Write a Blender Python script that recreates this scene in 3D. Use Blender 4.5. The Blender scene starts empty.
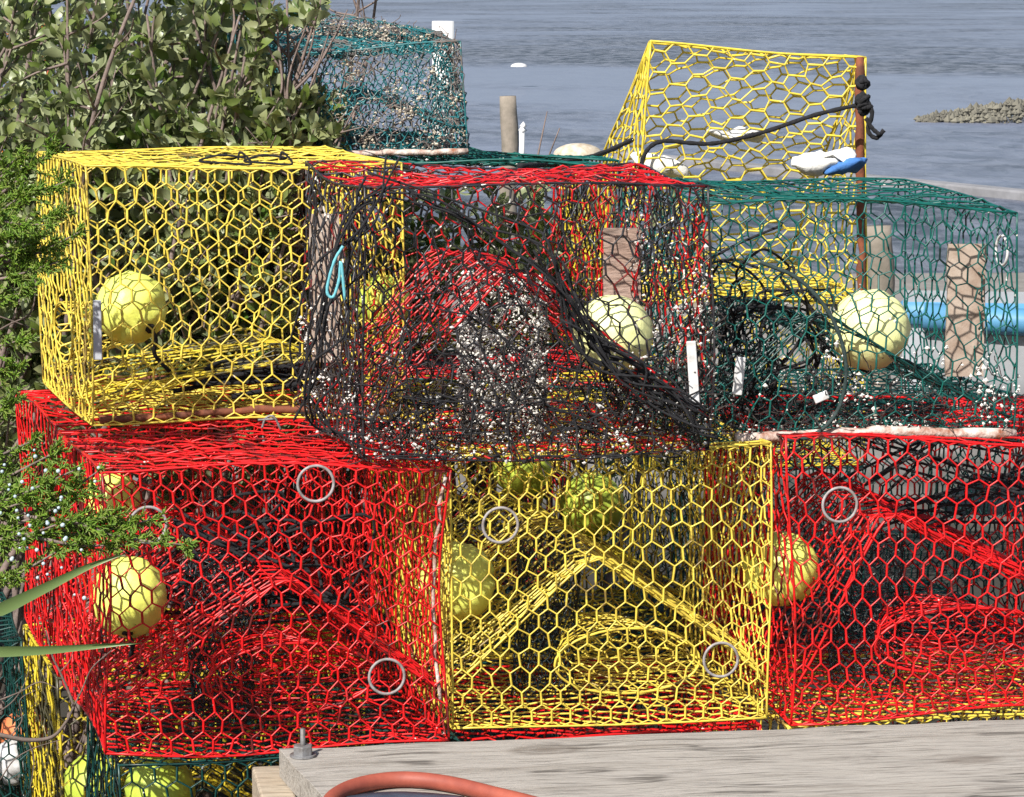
import bpy, math, random
import numpy as np
from mathutils import Vector
random.seed(11); RNG = np.random.default_rng(5)
sc = bpy.context.scene
COL = sc.collection
PI = math.pi

# ------------------------------------------------------------------ camera
F, W_, H_ = 2900.0, 1024, 797
HC, PITCH = 1.84, math.radians(8.41)
CP, SP = math.cos(PITCH), math.sin(PITCH)
def at(px, py, Y):
    """point at distance Y in front of the camera that shows at (px, py)"""
    r = (398.5-py)/F
    # up = dz*CP + Y*SP ; fwd = Y*CP - dz*SP ; up = r*fwd
    dz = Y*(r*CP-SP)/(CP+r*SP)
    fw = Y*CP-dz*SP
    return np.array([(px-512)/F*fw, Y, HC+dz])
def atz(px, py, Z):
    r = (398.5-py)/F; dz = Z-HC
    Y = dz*(CP+r*SP)/(r*CP-SP)
    fw = Y*CP-dz*SP
    return np.array([(px-512)/F*fw, Y, Z])
def xat(px, Y, Z):
    return (px-512)/F*(Y*CP-(Z-HC)*SP)

cam = bpy.data.cameras.new('camera'); cam.sensor_width = 36; cam.lens = F/W_*36
cam.clip_end = 3000; cam.clip_start = .05
co = bpy.data.objects.new('camera', cam); COL.objects.link(co)
co.location = (0, 0, HC); co.rotation_euler = (PI/2-PITCH, 0, 0)
sc.camera = co

# ------------------------------------------------------------------ light
SUN_EL, SUN_AZ = 43, -30          # azimuth of the sun measured from behind the camera, to the left
w = bpy.data.worlds.new('World'); sc.world = w; w.use_nodes = True
nt = w.node_tree; bg = nt.nodes['Background']
sky = nt.nodes.new('ShaderNodeTexSky'); sky.sky_type = 'NISHITA'; sky.sun_disc = False
el = math.radians(SUN_EL)
to_sun = Vector((math.sin(math.radians(SUN_AZ))*math.cos(el), -math.cos(math.radians(SUN_AZ))*math.cos(el), math.sin(el)))
sky.sun_elevation = el
sky.sun_rotation = math.atan2(to_sun.x, to_sun.y)
sky.air_density = 1.2; sky.dust_density = 1.5; sky.altitude = 0
nt.links.new(sky.outputs[0], bg.inputs[0]); bg.inputs[1].default_value = .075
sl = bpy.data.lights.new('sun', 'SUN'); sl.energy = 5.0; sl.angle = math.radians(.5); sl.color = (1, .95, .87)
so = bpy.data.objects.new('sun', sl); COL.objects.link(so)
so.rotation_euler = to_sun.to_track_quat('Z', 'Y').to_euler(); so.location = (0, 0, 12)
sc.view_settings.view_transform = 'Standard'; sc.view_settings.look = 'None'
sc.view_settings.exposure = 0.50; sc.view_settings.gamma = 1
sc.cycles.use_denoising = True
sc.cycles.max_bounces = 6; sc.cycles.diffuse_bounces = 3; sc.cycles.glossy_bounces = 3

# ------------------------------------------------------------------ materials
def newmat(name):
    m = bpy.data.materials.new(name); m.use_nodes = True
    return m, m.node_tree, m.node_tree.nodes['Principled BSDF']
def N(t, typ, **kw):
    n = t.nodes.new(typ)
    for k, v in kw.items():
        if k in n.inputs: n.inputs[k].default_value = v
        else: setattr(n, k, v)
    return n
def ramp(t, src, stops):
    r = t.nodes.new('ShaderNodeValToRGB')
    while len(r.color_ramp.elements) < len(stops): r.color_ramp.elements.new(.5)
    for e, (p, c) in zip(r.color_ramp.elements, stops):
        e.position = p; e.color = tuple(c)+(1,) if len(c) == 3 else c
    t.links.new(src, r.inputs[0]); return r
def mixc(t, fac, a, b):
    m = t.nodes.new('ShaderNodeMix'); m.data_type = 'RGBA'
    for s, v in ((m.inputs[0], fac), (m.inputs[6], a), (m.inputs[7], b)):
        if hasattr(v, 'default_value') or hasattr(v, 'links'): t.links.new(v, s)
        elif isinstance(v, (int, float)): s.default_value = v
        else: s.default_value = tuple(v)+(1,)
    return m.outputs[2]
def plain(name, c, rough=.6, c2=None, scale=20, bump=0, metal=0, bscale=None):
    m, t, b = newmat(name)
    b.inputs['Roughness'].default_value = rough; b.inputs['Metallic'].default_value = metal
    tc = N(t, 'ShaderNodeTexCoord')
    n = N(t, 'ShaderNodeTexNoise', Scale=scale, Detail=5, Roughness=.6); t.links.new(tc.outputs['Object'], n.inputs['Vector'])
    c2 = c2 or tuple(x*.75 for x in c)
    r = ramp(t, n.outputs[0], [(.35, c), (.65, c2)]); t.links.new(r.outputs[0], b.inputs['Base Color'])
    if bump:
        n2 = N(t, 'ShaderNodeTexNoise', Scale=bscale or scale*3, Detail=4); t.links.new(tc.outputs['Object'], n2.inputs['Vector'])
        bp = N(t, 'ShaderNodeBump', Strength=.6, Distance=bump); t.links.new(n2.outputs[0], bp.inputs['Height'])
        t.links.new(bp.outputs[0], b.inputs['Normal'])
    return m
def wire(name, c, foul=.0, foulcol=(.02, .018, .015), white=.0, c2=None, fscale=7, rough=.38):
    """plastic coated wire: worn tone, dark growth in patches, chalky flecks"""
    m, t, b = newmat(name); b.inputs['Roughness'].default_value = rough
    tc = N(t, 'ShaderNodeTexCoord')
    n0 = N(t, 'ShaderNodeTexNoise', Scale=35, Detail=3); t.links.new(tc.outputs['Object'], n0.inputs['Vector'])
    r0 = ramp(t, n0.outputs[0], [(.35, c), (.7, c2 or tuple(x*.72 for x in c))])
    colr = r0.outputs[0]
    if foul > 0:
        n1 = N(t, 'ShaderNodeTexNoise', Scale=fscale, Detail=7, Roughness=.72); t.links.new(tc.outputs['Object'], n1.inputs['Vector'])
        th = .70-.40*foul
        r1 = ramp(t, n1.outputs[0], [(th-.03, (0, 0, 0)), (th+.03, (1, 1, 1))])
        colr = mixc(t, r1.outputs[0], colr, foulcol)
    if white > 0:
        n2 = N(t, 'ShaderNodeTexNoise', Scale=75, Detail=2); t.links.new(tc.outputs['Object'], n2.inputs['Vector'])
        th = .78-.3*white
        r2 = ramp(t, n2.outputs[0], [(th-.02, (0, 0, 0)), (th+.02, (1, 1, 1))])
        colr = mixc(t, r2.outputs[0], colr, (.7, .68, .62))
        t.links.new(mixc(t, r2.outputs[0], (rough,)*3, (.9,)*3), b.inputs['Roughness'])
    t.links.new(colr, b.inputs['Base Color'])
    return m
M = {}
M['yellow'] = wire('yellow_vinyl_wire', (.80, .64, .09), .27, (.22, .15, .04), .04, (.58, .43, .06))
M['yellow_old'] = wire('worn_yellow_wire', (.72, .56, .04), .45, (.05, .045, .02), .15)
M['yellow_clean'] = wire('clean_yellow_wire', (.80, .62, .07), .08, (.3, .2, .05), .1)
M['red'] = wire('red_vinyl_wire', (.76, .010, .012), .32, (.10, .010, .01), .07, (.42, .008, .010))
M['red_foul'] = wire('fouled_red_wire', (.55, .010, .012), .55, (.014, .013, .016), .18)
M['red_top'] = wire('red_top_wire', (.58, .010, .014), .42, (.014, .013, .016), .1, fscale=10)
M['black_foul'] = wire('blackened_wire', (.012, .012, .016), .2, (.20, .012, .01), .34, (.03, .03, .035))
M['green'] = wire('green_vinyl_wire', (.006, .115, .095), .25, (.006, .02, .02), .14, (.004, .065, .06))
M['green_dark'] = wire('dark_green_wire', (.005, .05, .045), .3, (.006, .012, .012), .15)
M['teal'] = wire('faded_teal_wire', (.02, .17, .19), .42, (.16, .14, .13), .35, (.01, .10, .12), fscale=9)
M['orange'] = wire('orange_wire', (.75, .25, .03), .2, (.4, .05, .1), .1)
M['pink'] = wire('pink_wire', (.7, .08, .12), .2, (.3, .05, .1), .1)
M['bait'] = wire('bait_wire', (.008, .018, .022), .2, (.02, .05, .05), .12)
M['bait_white'] = wire('crusted_bait_wire', (.02, .02, .025), .2, (.01, .01, .01), .75)
M['barn'] = plain('barnacle_shell', (.86, .84, .80), .9, (.6, .57, .53), 90)
M['weed'] = plain('dried_weed', (.014, .012, .012), .85, (.05, .035, .03), 60)
M['rope'] = plain('black_rope', (.006, .006, .008), .95, (.018, .018, .022), 120, .003, bscale=420)
M['rope_green'] = plain('dark_green_rope', (.012, .03, .028), .8, (.03, .05, .05), 120, .002, bscale=260)
M['galv'] = plain('galvanised_steel', (.26, .26, .27), .6, (.13, .11, .10), 60, .001, .4)
M['ring'] = plain('grey_plastic_ring', (.36, .34, .35), .6, (.20, .17, .16), 70)
M['rust'] = plain('rusted_bar', (.24, .07, .03), .85, (.10, .035, .02), 30, .002)
M['rust_white'] = plain('crusted_rusty_bar', (.66, .60, .55), .95, (.26, .09, .045), 42, .006)
M['tag'] = plain('white_plastic', (.74, .74, .76), .5, (.48, .47, .46), 60)
M['tag_grey'] = plain('grey_plastic', (.48, .50, .55), .5, (.36, .38, .42), 40)
M['cyan'] = plain('cyan_plastic', (.16, .50, .58), .4)
M['cloth_white'] = plain('white_cloth', (.78, .77, .74), .9, (.6, .6, .58), 30, .004)
M['cloth_blue'] = plain('blue_cloth', (.07, .22, .55), .85, (.04, .14, .4), 30, .004)
M['hose'] = plain('rubber_hose', (.36, .085, .052), .6, (.26, .058, .038), 22, .0008)
M['patch'] = plain('dark_blue_patch', (.05, .08, .12), .5, (.03, .05, .08), 30, .003)
M['pvc'] = plain('white_pvc', (.80, .80, .80), .4, (.7, .7, .7), 10)
M['shell'] = plain('pale_shell', (.6, .55, .46), .7, (.4, .32, .22), 20)
M['bark'] = plain('grey_brown_bark', (.17, .125, .105), .9, (.09, .07, .06), 40, .003)
M['bark2'] = plain('pale_twig_bark', (.24, .18, .16), .9, (.13, .1, .09), 40, .003)
M['berry'] = plain('juniper_berry', (.50, .58, .62), .6, (.35, .45, .5), 60)
M['tan'] = plain('weathered_post_wood', (.28, .24, .20), .9, (.17, .15, .12), 8, .006)
M['blue_paint'] = plain('light_blue_paint', (.10, .30, .50), .5, (.08, .24, .42), 6)
M['hull'] = plain('grey_white_hull', (.42, .44, .47), .5, (.32, .33, .35), 5)
M['dark'] = plain('dark_hole', (.02, .02, .018), .9)

def foam_mat(name, c, c2):
    m, t, b = newmat(name); b.inputs['Roughness'].default_value = .45
    tc = N(t, 'ShaderNodeTexCoord')
    n = N(t, 'ShaderNodeTexNoise', Scale=18, Detail=8, Roughness=.75); t.links.new(tc.outputs['Object'], n.inputs['Vector'])
    r = ramp(t, n.outputs[0], [(.42, c), (.66, c2)])
    v = N(t, 'ShaderNodeTexVoronoi', Scale=46); t.links.new(tc.outputs['Object'], v.inputs['Vector'])
    rv = ramp(t, v.outputs['Distance'], [(.07, (1, 1, 1)), (.12, (0, 0, 0))])
    n3 = N(t, 'ShaderNodeTexNoise', Scale=9, Detail=2); t.links.new(tc.outputs['Object'], n3.inputs['Vector'])
    r3 = ramp(t, n3.outputs[0], [(.56, (0, 0, 0)), (.6, (1, 1, 1))])
    mm = N(t, 'ShaderNodeMath', operation='MULTIPLY'); t.links.new(rv.outputs[0], mm.inputs[0]); t.links.new(r3.outputs[0], mm.inputs[1])
    t.links.new(mixc(t, mm.outputs[0], r.outputs[0], (.12, .10, .03)), b.inputs['Base Color'])
    n2 = N(t, 'ShaderNodeTexNoise', Scale=120, Detail=3); t.links.new(tc.outputs['Object'], n2.inputs['Vector'])
    bp = N(t, 'ShaderNodeBump', Strength=.5, Distance=.0015); t.links.new(n2.outputs[0], bp.inputs['Height']); t.links.new(bp.outputs[0], b.inputs['Normal'])
    return m
M['buoy'] = foam_mat('lemon_foam', (.92, .96, .20), (.78, .84, .15))
M['buoy_pale'] = foam_mat('pale_lemon_foam', (.94, .96, .46), (.84, .85, .36))
M['buoy_shaded'] = foam_mat('shaded_lime_foam', (.50, .62, .07), (.36, .46, .06))  # dimmer lime copy of the foam, shade of the rear pots painted in
M['buoy_orange'] = foam_mat('orange_foam', (.75, .22, .08), (.6, .16, .06))

def wood_mat(name, ca, cb, cc, sx=1.0, rot=0.0):
    m, t, b = newmat(name); b.inputs['Roughness'].default_value = .85
    tc0 = N(t, 'ShaderNodeTexCoord'); mp = N(t, 'ShaderNodeMapping'); vr = N(t, 'ShaderNodeVectorRotate'); vr.rotation_type = 'Z_AXIS'; vr.inputs['Angle'].default_value = rot
    t.links.new(tc0.outputs['Object'], vr.inputs['Vector'])
    class _T: outputs = {'Object': vr.outputs[0]}
    tc = _T
    t.links.new(tc.outputs['Object'], mp.inputs[0])
    mp.inputs['Scale'].default_value = (1.1*sx, 14, 14)
    n = N(t, 'ShaderNodeTexNoise', Scale=2.2, Detail=9, Roughness=.68, Distortion=.7); t.links.new(mp.outputs[0], n.inputs['Vector'])
    r = ramp(t, n.outputs[0], [(.25, cb), (.42, ca), (.58, cc), (.75, ca)])
    mp2 = N(t, 'ShaderNodeMapping'); t.links.new(tc.outputs['Object'], mp2.inputs[0]); mp2.inputs['Scale'].default_value = (5*sx, 110, 110)
    n2 = N(t, 'ShaderNodeTexNoise', Scale=2.0, Detail=5, Roughness=.7); t.links.new(mp2.outputs[0], n2.inputs['Vector'])
    r2 = ramp(t, n2.outputs[0], [(.36, tuple(x*.45 for x in cb)), (.50, (1, 1, 1))])
    mx = N(t, 'ShaderNodeMix', data_type='RGBA', blend_type='MULTIPLY'); mx.inputs[0].default_value = .55
    t.links.new(r.outputs[0], mx.inputs[6]); t.links.new(r2.outputs[0], mx.inputs[7])
    n4 = N(t, 'ShaderNodeTexNoise', Scale=3.2, Detail=5, Roughness=.7, Distortion=1.0)
    mp4 = N(t, 'ShaderNodeMapping'); t.links.new(tc.outputs['Object'], mp4.inputs[0]); mp4.inputs['Scale'].default_value = (1.2, 3.5, 3)
    t.links.new(mp4.outputs[0], n4.inputs['Vector'])
    r4 = ramp(t, n4.outputs[0], [(.60, (0, 0, 0)), (.72, (.6, .6, .6))])
    stain = mixc(t, r4.outputs[0], mx.outputs[2], (.13, .12, .11))
    mp5 = N(t, 'ShaderNodeMapping'); t.links.new(tc.outputs['Object'], mp5.inputs[0]); mp5.inputs['Scale'].default_value = (.8*sx, 13, 13)
    n5 = N(t, 'ShaderNodeTexNoise', Scale=1.6, Detail=3, Roughness=.5, Distortion=.3); t.links.new(mp5.outputs[0], n5.inputs['Vector'])
    r5 = ramp(t, n5.outputs[0], [(.475, (0, 0, 0)), (.5, (1, 1, 1)), (.525, (0, 0, 0))])
    n6 = N(t, 'ShaderNodeTexNoise', Scale=5, Detail=2); t.links.new(tc.outputs['Object'], n6.inputs['Vector'])
    r6 = ramp(t, n6.outputs[0], [(.48, (0, 0, 0)), (.56, (.8,)*3)])
    ck = N(t, 'ShaderNodeMath', operation='MULTIPLY'); t.links.new(r5.outputs[0], ck.inputs[0]); t.links.new(r6.outputs[0], ck.inputs[1])
    mp7 = N(t, 'ShaderNodeMapping'); t.links.new(tc.outputs['Object'], mp7.inputs[0]); mp7.inputs['Scale'].default_value = (2.2*sx, 4.5, 4.5)
    v7 = N(t, 'ShaderNodeTexVoronoi', Scale=1.0); t.links.new(mp7.outputs[0], v7.inputs['Vector'])
    r7 = ramp(t, v7.outputs['Distance'], [(.05, (.75,)*3), (.09, (.25,)*3), (.12, (.5,)*3), (.17, (0, 0, 0))])
    kn = mixc(t, r7.outputs[0], stain, (.10, .075, .055))
    t.links.new(mixc(t, ck.outputs[0], kn, (.05, .042, .035)), b.inputs['Base Color'])
    bp = N(t, 'ShaderNodeBump', Strength=.8, Distance=.004); t.links.new(n2.outputs[0], bp.inputs['Height']); t.links.new(bp.outputs[0], b.inputs['Normal'])
    return m
M['plank'] = wood_mat('weathered_plank', (.35, .32, .285), (.25, .22, .19), (.40, .37, .335), 1.0, -.13)
M['timber'] = wood_mat('pale_timber', (.42, .34, .25), (.26, .2, .14), (.5, .42, .32))
M['slat'] = wood_mat('slat_wood', (.36, .25, .20), (.25, .17, .14), (.42, .31, .26), 4)
M['slat_pale'] = plain('pale_slat_wood', (.44, .36, .30), .9, (.30, .22, .17), 25, .002)

def leaf_mat(name, cols, rough=.5, back=None):
    m, t, b = newmat(name); b.inputs['Roughness'].default_value = rough
    g = N(t, 'ShaderNodeNewGeometry')
    r = ramp(t, g.outputs['Random Per Island'], [((i+.0)/(len(cols)-1), c) for i, c in enumerate(cols)])
    colr = r.outputs[0]
    if back: colr = mixc(t, g.outputs['Backfacing'], colr, back)
    t.links.new(colr, b.inputs['Base Color'])
    b.inputs['Transmission Weight'].default_value = 0
    tl = N(t, 'ShaderNodeBsdfTranslucent'); t.links.new(colr, tl.inputs[0])
    ms = N(t, 'ShaderNodeMixShader'); ms.inputs[0].default_value = .22
    out = t.nodes['Material Output']
    t.links.new(b.outputs[0], ms.inputs[1]); t.links.new(tl.outputs[0], ms.inputs[2]); t.links.new(ms.outputs[0], out.inputs[0])
    return m
M['leaf'] = leaf_mat('grey_green_leaf', [(.07, .14, .02), (.16, .21, .06), (.25, .28, .12), (.29, .31, .16), (.11, .17, .03), (.21, .25, .08)], .38, (.28, .32, .17))
M['needle'] = leaf_mat('juniper_needle', [(.09, .20, .015), (.16, .30, .025), (.25, .35, .05), (.10, .20, .025), (.27, .29, .08)], .5)
M['blade'] = leaf_mat('grass_blade', [(.14, .22, .07), (.17, .25, .09)], .4)

# ------------------------------------------------------------------ mesh helpers
def mesh_from(name, V, Fc, mat, parent=None, smooth=True, origin=None):
    """V (n,3) array in WORLD space; Fc list of (k,4)/(k,3) index arrays"""
    V = np.asarray(V, float).reshape(-1, 3)
    if parent is not None: V = V-np.array(parent['_o'])
    elif origin is not None: V = V-np.array(origin)
    me = bpy.data.meshes.new(name)
    if isinstance(Fc, np.ndarray) : Fc = [Fc]
    Fc = [np.asarray(f, dtype=np.int32) for f in Fc if len(f)]
    me.vertices.add(len(V)); me.vertices.foreach_set('co', V.astype(np.float32).ravel())
    nl = sum(f.size for f in Fc); npoly = sum(len(f) for f in Fc)
    me.loops.add(nl); me.loops.foreach_set('vertex_index', np.concatenate([f.ravel() for f in Fc]))
    st = []; o = 0
    for f in Fc:
        st.append(o+np.arange(len(f))*f.shape[1]); o += f.size
    me.polygons.add(npoly); me.polygons.foreach_set('loop_start', np.concatenate(st).astype(np.int32))
    me.update(calc_edges=True); me.validate()
    me.polygons.foreach_set('use_smooth', np.full(len(me.polygons), bool(smooth)))
    me.materials.append(mat)
    ob = bpy.data.objects.new(name, me); COL.objects.link(ob)
    if parent is not None: ob.parent = parent
    elif origin is not None: ob.location = origin
    return ob
def tag(o, label=None, cat=None, group=None, kind=None):
    if label: o['label'] = label
    if cat: o['category'] = cat
    if group: o['group'] = group
    if kind: o['kind'] = kind
    return o
def thing(name, loc, label, cat, group=None):
    o = bpy.data.objects.new(name, None); o.empty_display_size = .1
    COL.objects.link(o); o.location = [float(x) for x in loc]; o['_o'] = [float(x) for x in loc]
    return tag(o, label, cat, group)
class MB:
    def __init__(s): s.V = []; s.F4 = []; s.F3 = []; s.n = 0
    def add(s, V, F4=None, F3=None):
        V = np.asarray(V, float).reshape(-1, 3)
        if F4 is not None and len(F4): s.F4.append(np.asarray(F4, int)+s.n)
        if F3 is not None and len(F3): s.F3.append(np.asarray(F3, int)+s.n)
        s.V.append(V); s.n += len(V); return s
    def build(s, name, mat, parent=None, smooth=True, origin=None):
        fs = []
        if s.F4: fs.append(np.concatenate(s.F4))
        if s.F3: fs.append(np.concatenate(s.F3))
        return mesh_from(name, np.concatenate(s.V), fs, mat, parent, smooth, origin)
    # straight tubes, vectorised
    def segs(s, P, Q, r, sides=4, ext=.5):
        P = np.asarray(P, float); Q = np.asarray(Q, float)
        if len(P) == 0: return s
        r = np.broadcast_to(np.asarray(r, float), (len(P),)).reshape(-1, 1)
        d = Q-P; L = np.linalg.norm(d, axis=1, keepdims=True); ok = L[:, 0] > 1e-5
        P, Q, d, L, r = P[ok], Q[ok], d[ok], L[ok], r[ok]
        d = d/L; P = P-d*r*ext; Q = Q+d*r*ext
        ref = np.where(np.abs(d[:, 2:3]) < .8, np.array([[0, 0, 1.]]), np.array([[1., 0, 0]]))
        a = np.cross(d, ref); a /= np.linalg.norm(a, axis=1, keepdims=True); b = np.cross(d, a)
        n = len(P); V = np.zeros((n, 2*sides, 3))
        for k in range(sides):
            t = 2*PI*k/sides+.4
            off = (a*math.cos(t)+b*math.sin(t))*r
            V[:, k] = P+off; V[:, sides+k] = Q+off
        base = (np.arange(n)*2*sides).reshape(-1, 1)
        fs = [base+np.array([[k, (k+1) % sides, sides+(k+1) % sides, sides+k]]) for k in range(sides)]
        return s.add(V.reshape(-1, 3), np.concatenate(fs))
    # smooth tube along a path
    def tube(s, pts, r, sides=8, caps=True):
        P = np.asarray(pts, float); n = len(P)
        r = np.broadcast_to(np.asarray(r, float), (n,))
        T = np.gradient(P, axis=0); T /= np.maximum(np.linalg.norm(T, axis=1, keepdims=True), 1e-9)
        a = np.cross(T[0], [0, 0, 1.]) if abs(T[0][2]) < .9 else np.cross(T[0], [1., 0, 0])
        V = []
        for i in range(n):
            a = a-T[i]*np.dot(a, T[i]); a /= np.linalg.norm(a); b = np.cross(T[i], a)
            for k in range(sides):
                t = 2*PI*k/sides; V.append(P[i]+(a*math.cos(t)+b*math.sin(t))*r[i])
        Fq = [[i*sides+k, i*sides+(k+1) % sides, (i+1)*sides+(k+1) % sides, (i+1)*sides+k] for i in range(n-1) for k in range(sides)]
        F3 = []
        if caps:
            V.append(P[0]); V.append(P[-1]); c0 = n*sides
            F3 = [[c0, (k+1) % sides, k] for k in range(sides)]+[[c0+1, (n-1)*sides+k, (n-1)*sides+(k+1) % sides] for k in range(sides)]
        return s.add(V, Fq, F3)
    def box(s, c, size, ax=None):
        c = np.asarray(c, float); ax = np.eye(3) if ax is None else np.asarray(ax, float)
        V = [c+sum(ax[i]*size[i]*.5*sg for i, sg in enumerate(g)) for g in [(x, y, z) for z in (-1, 1) for y in (-1, 1) for x in (-1, 1)]]
        return s.add(V, [[0, 2, 3, 1], [4, 5, 7, 6], [0, 1, 5, 4], [2, 6, 7, 3], [0, 4, 6, 2], [1, 3, 7, 5]])
    def blobs(s, C, r):
        """small faceted lumps"""
        o = np.array([[1, 0, 0], [-1, 0, 0], [0, 1, 0], [0, -1, 0], [0, 0, 1], [0, 0, -1.]])
        f = np.array([[0, 2, 4], [2, 1, 4], [1, 3, 4], [3, 0, 4], [2, 0, 5], [1, 2, 5], [3, 1, 5], [0, 3, 5]])
        C = np.asarray(C, float); n = len(C); r = np.broadcast_to(np.asarray(r, float), (n,))
        V = C[:, None, :]+o[None]*r[:, None, None]*RNG.uniform(.6, 1.3, (n, 6, 1))
        Fx = (np.arange(n)*6)[:, None, None]+f[None]
        return s.add(V.reshape(-1, 3), None, Fx.reshape(-1, 3))
def smooth_path(pts, n=8):
    P = [np.asarray(p, float) for p in pts]; P = [2*P[0]-P[1]]+P+[2*P[-1]-P[-2]]; out = []
    for i in range(1, len(P)-2):
        for k in range(n):
            t = k/n; a, b, c, d = P[i-1], P[i], P[i+1], P[i+2]
            out.append(.5*((2*b)+(-a+c)*t+(2*a-5*b+4*c-d)*t*t+(-a+3*b-3*c+d)*t**3))
    out.append(P[-2]); return np.array(out)
def bevel(o, wd=.003, seg=2):
    m = o.modifiers.new('bevel', 'BEVEL'); m.width = wd; m.segments = seg; m.limit_method = 'ANGLE'

# ------------------------------------------------------------------ chicken wire
def hexgrid(Wd, Ht, a=.0345, p=.0345, s=.0135):
    """vertices (x,y) in metres, edges, twisted flag. twisted wires run along y"""
    nk = max(2, int(round(Wd/(a/2)))); nj = max(2, int(round(Ht/p)))
    a2 = Wd/nk; p = Ht/nj
    k, j = np.meshgrid(np.arange(nk+1), np.arange(nj+1), indexing='ij')
    up = ((k+j) % 2 == 0)
    x = k*a2; y = np.clip(j*p+np.where(up, s/2, -s/2), 0, Ht)
    idx = k*(nj+1)+j
    E = []; tw = []
    e1 = np.stack([idx[:-1].ravel(), idx[1:].ravel()], 1); E.append(e1); tw.append(np.zeros(len(e1), bool))
    m = up[:, :-1]; e2 = np.stack([idx[:, :-1][m], idx[:, 1:][m]], 1); E.append(e2); tw.append(np.ones(len(e2), bool))
    V = np.stack([x.ravel(), y.ravel()], 1)
    on_edge = (V[:, 0] < 1e-6) | (V[:, 0] > Wd-1e-6) | (V[:, 1] < 1e-6) | (V[:, 1] > Ht-1e-6)
    return V, np.concatenate(E), np.concatenate(tw), on_edge
class Warp:
    def __init__(s, amp, seed):
        g = np.random.default_rng(seed); s.k = g.uniform(4, 11, (6, 3))*g.choice([-1, 1], (6, 3)); s.ph = g.uniform(0, 6.28, (6, 3)); s.a = amp/2.2
    def __call__(s, P):
        out = np.zeros_like(P)
        for i in range(6):
            out += np.sin((P @ s.k[i])[:, None]+s.ph[i][None])*s.a*(1 if i < 3 else .5)
        return out
class Pot:
    """corners: 8 world points, order FL FR BR BL at the bottom, then the same at the top"""
    def __init__(s, name, label, corners, mat, warp=.006, seed=1, group=None, a=.0345, r=.0017, sides=4, mats=None, orient=None, holes=None, skip=(), jitter=.0016, cat='crab pot', rings=()):
        s.C = np.array(corners, float); base = s.C[:4].mean(0)
        s.root = thing(name, base, label, cat, group); s.warp = Warp(warp, seed); s.g = np.random.default_rng(seed)
        s.mat = mat; s.mats = mats or {}; s.a = a; s.r = r; s.sides = sides; s.jit = jitter
        orient = orient or {}; holes = holes or {}
        s.faces = {
            'front_panel': lambda x, y: np.stack([x, y, 0*x], 1),
            'back_panel': lambda x, y: np.stack([x, y, 0*x+1], 1),
            'left_panel': lambda x, y: np.stack([0*x, y, x], 1),
            'right_panel': lambda x, y: np.stack([0*x+1, y, x], 1),
            'top_panel': lambda x, y: np.stack([y, 0*x+1, x], 1),
            'bottom_panel': lambda x, y: np.stack([y, 0*x, x], 1)}
        for fn, f in s.faces.items():
            if fn in skip: continue
            nm = {'left_panel': 'side_panel', 'right_panel': 'side_panel'}.get(fn, fn)
            s.panel(nm, f, s.mats.get(fn, mat), swap=orient.get(fn, False), hole=holes.get(fn))
        # laced corner wires
        mb = MB(); t = np.linspace(0, 1, 13)
        for e in [(0, None, 0), (1, None, 0), (0, None, 1), (1, None, 1)]:
            pass
        for i in (0, 1):
            for j in (0, 1):
                for ax in range(3):
                    q = np.zeros((13, 3)); o = [a_ for a_ in range(3) if a_ != ax]
                    q[:, ax] = t; q[:, o[0]] = i; q[:, o[1]] = j
                    mb.tube(s.T(q), r*1.35, 5)
        mb.build('corner_wire', s.mats.get('frame', mat), s.root)
    def T(s, q):
        q = np.atleast_2d(np.asarray(q, float)); u, v, w_ = q[:, 0:1], q[:, 1:2], q[:, 2:3]
        c = s.C
        b = (1-w_)*((1-u)*c[0]+u*c[1])+w_*((1-u)*c[3]+u*c[2])
        t = (1-w_)*((1-u)*c[4]+u*c[5])+w_*((1-u)*c[7]+u*c[6])
        P = (1-v)*b+v*t
        P = P+s.warp(P)
        # the top and bottom sag a little in the middle
        P[:, 2:3] -= .012*(v > .98)*np.sin(PI*u)*np.sin(PI*w_)
        return P
    def panel(s, name, f, mat, swap=False, hole=None, a=None, r=None, parent=None, sides=None, tw=1.35, flat=.39):
        a = a or s.a; r = r or s.r
        # measure
        m = s.T(f(np.array([0, 1, .5, .5]), np.array([.5, .5, 0, 1])))
        Wd = np.linalg.norm(m[1]-m[0]); Ht = np.linalg.norm(m[3]-m[2])
        if name in ('entrance_funnel', 'bait_well'): Wd = s._circ
        if name == 'partition': Ht = s._plen
        V, E, t, edge = (hexgrid(Wd, Ht, a, a*(1.35 if flat < .3 else 1), a*flat) if not swap else hexgrid(Ht, Wd, a, a, a*.39))
        if swap: V = V[:, ::-1]
        x = V[:, 0]/Wd; y = V[:, 1]/Ht
        P = s.T(f(x, y)); P = P+s.g.normal(0, s.jit, P.shape)*(~edge)[:, None]
        if hole is not None:
            cx, cy, rx, ry = hole
            inside = ((x-cx)/rx)**2+((y-cy)/ry)**2 < 1
            keep = ~(inside[E[:, 0]] | inside[E[:, 1]]); E = E[keep]; t = t[keep]
        mb = MB(); mb.segs(P[E[:, 0]], P[E[:, 1]], np.where(t, r*tw, r), sides or s.sides)
        s.lastP = P
        return mb.build(name, mat, parent or s.root)
    def partition(s, ur=.5, vr=.56, vl=.15, vrr=.15, mat=None):
        pl = np.array([[0, vl], [ur-.06, vr-.025], [ur-.015, vr], [ur+.03, vr-.01], [ur+.07, vr-.05], [1, vrr]])
        d = np.concatenate([[0], np.cumsum(np.linalg.norm(np.diff(pl, axis=0), axis=1))]); s._plen = d[-1]*.58; d = d/d[-1]
        def f(x, y):
            return np.stack([np.interp(y, d, pl[:, 0]), np.interp(y, d, pl[:, 1])+.015*np.sin(x*9+y*5), x*.97+.015], 1)
        s.panel('partition', f, mat or s.mat, flat=.20, a=s.a*.9)
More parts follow.
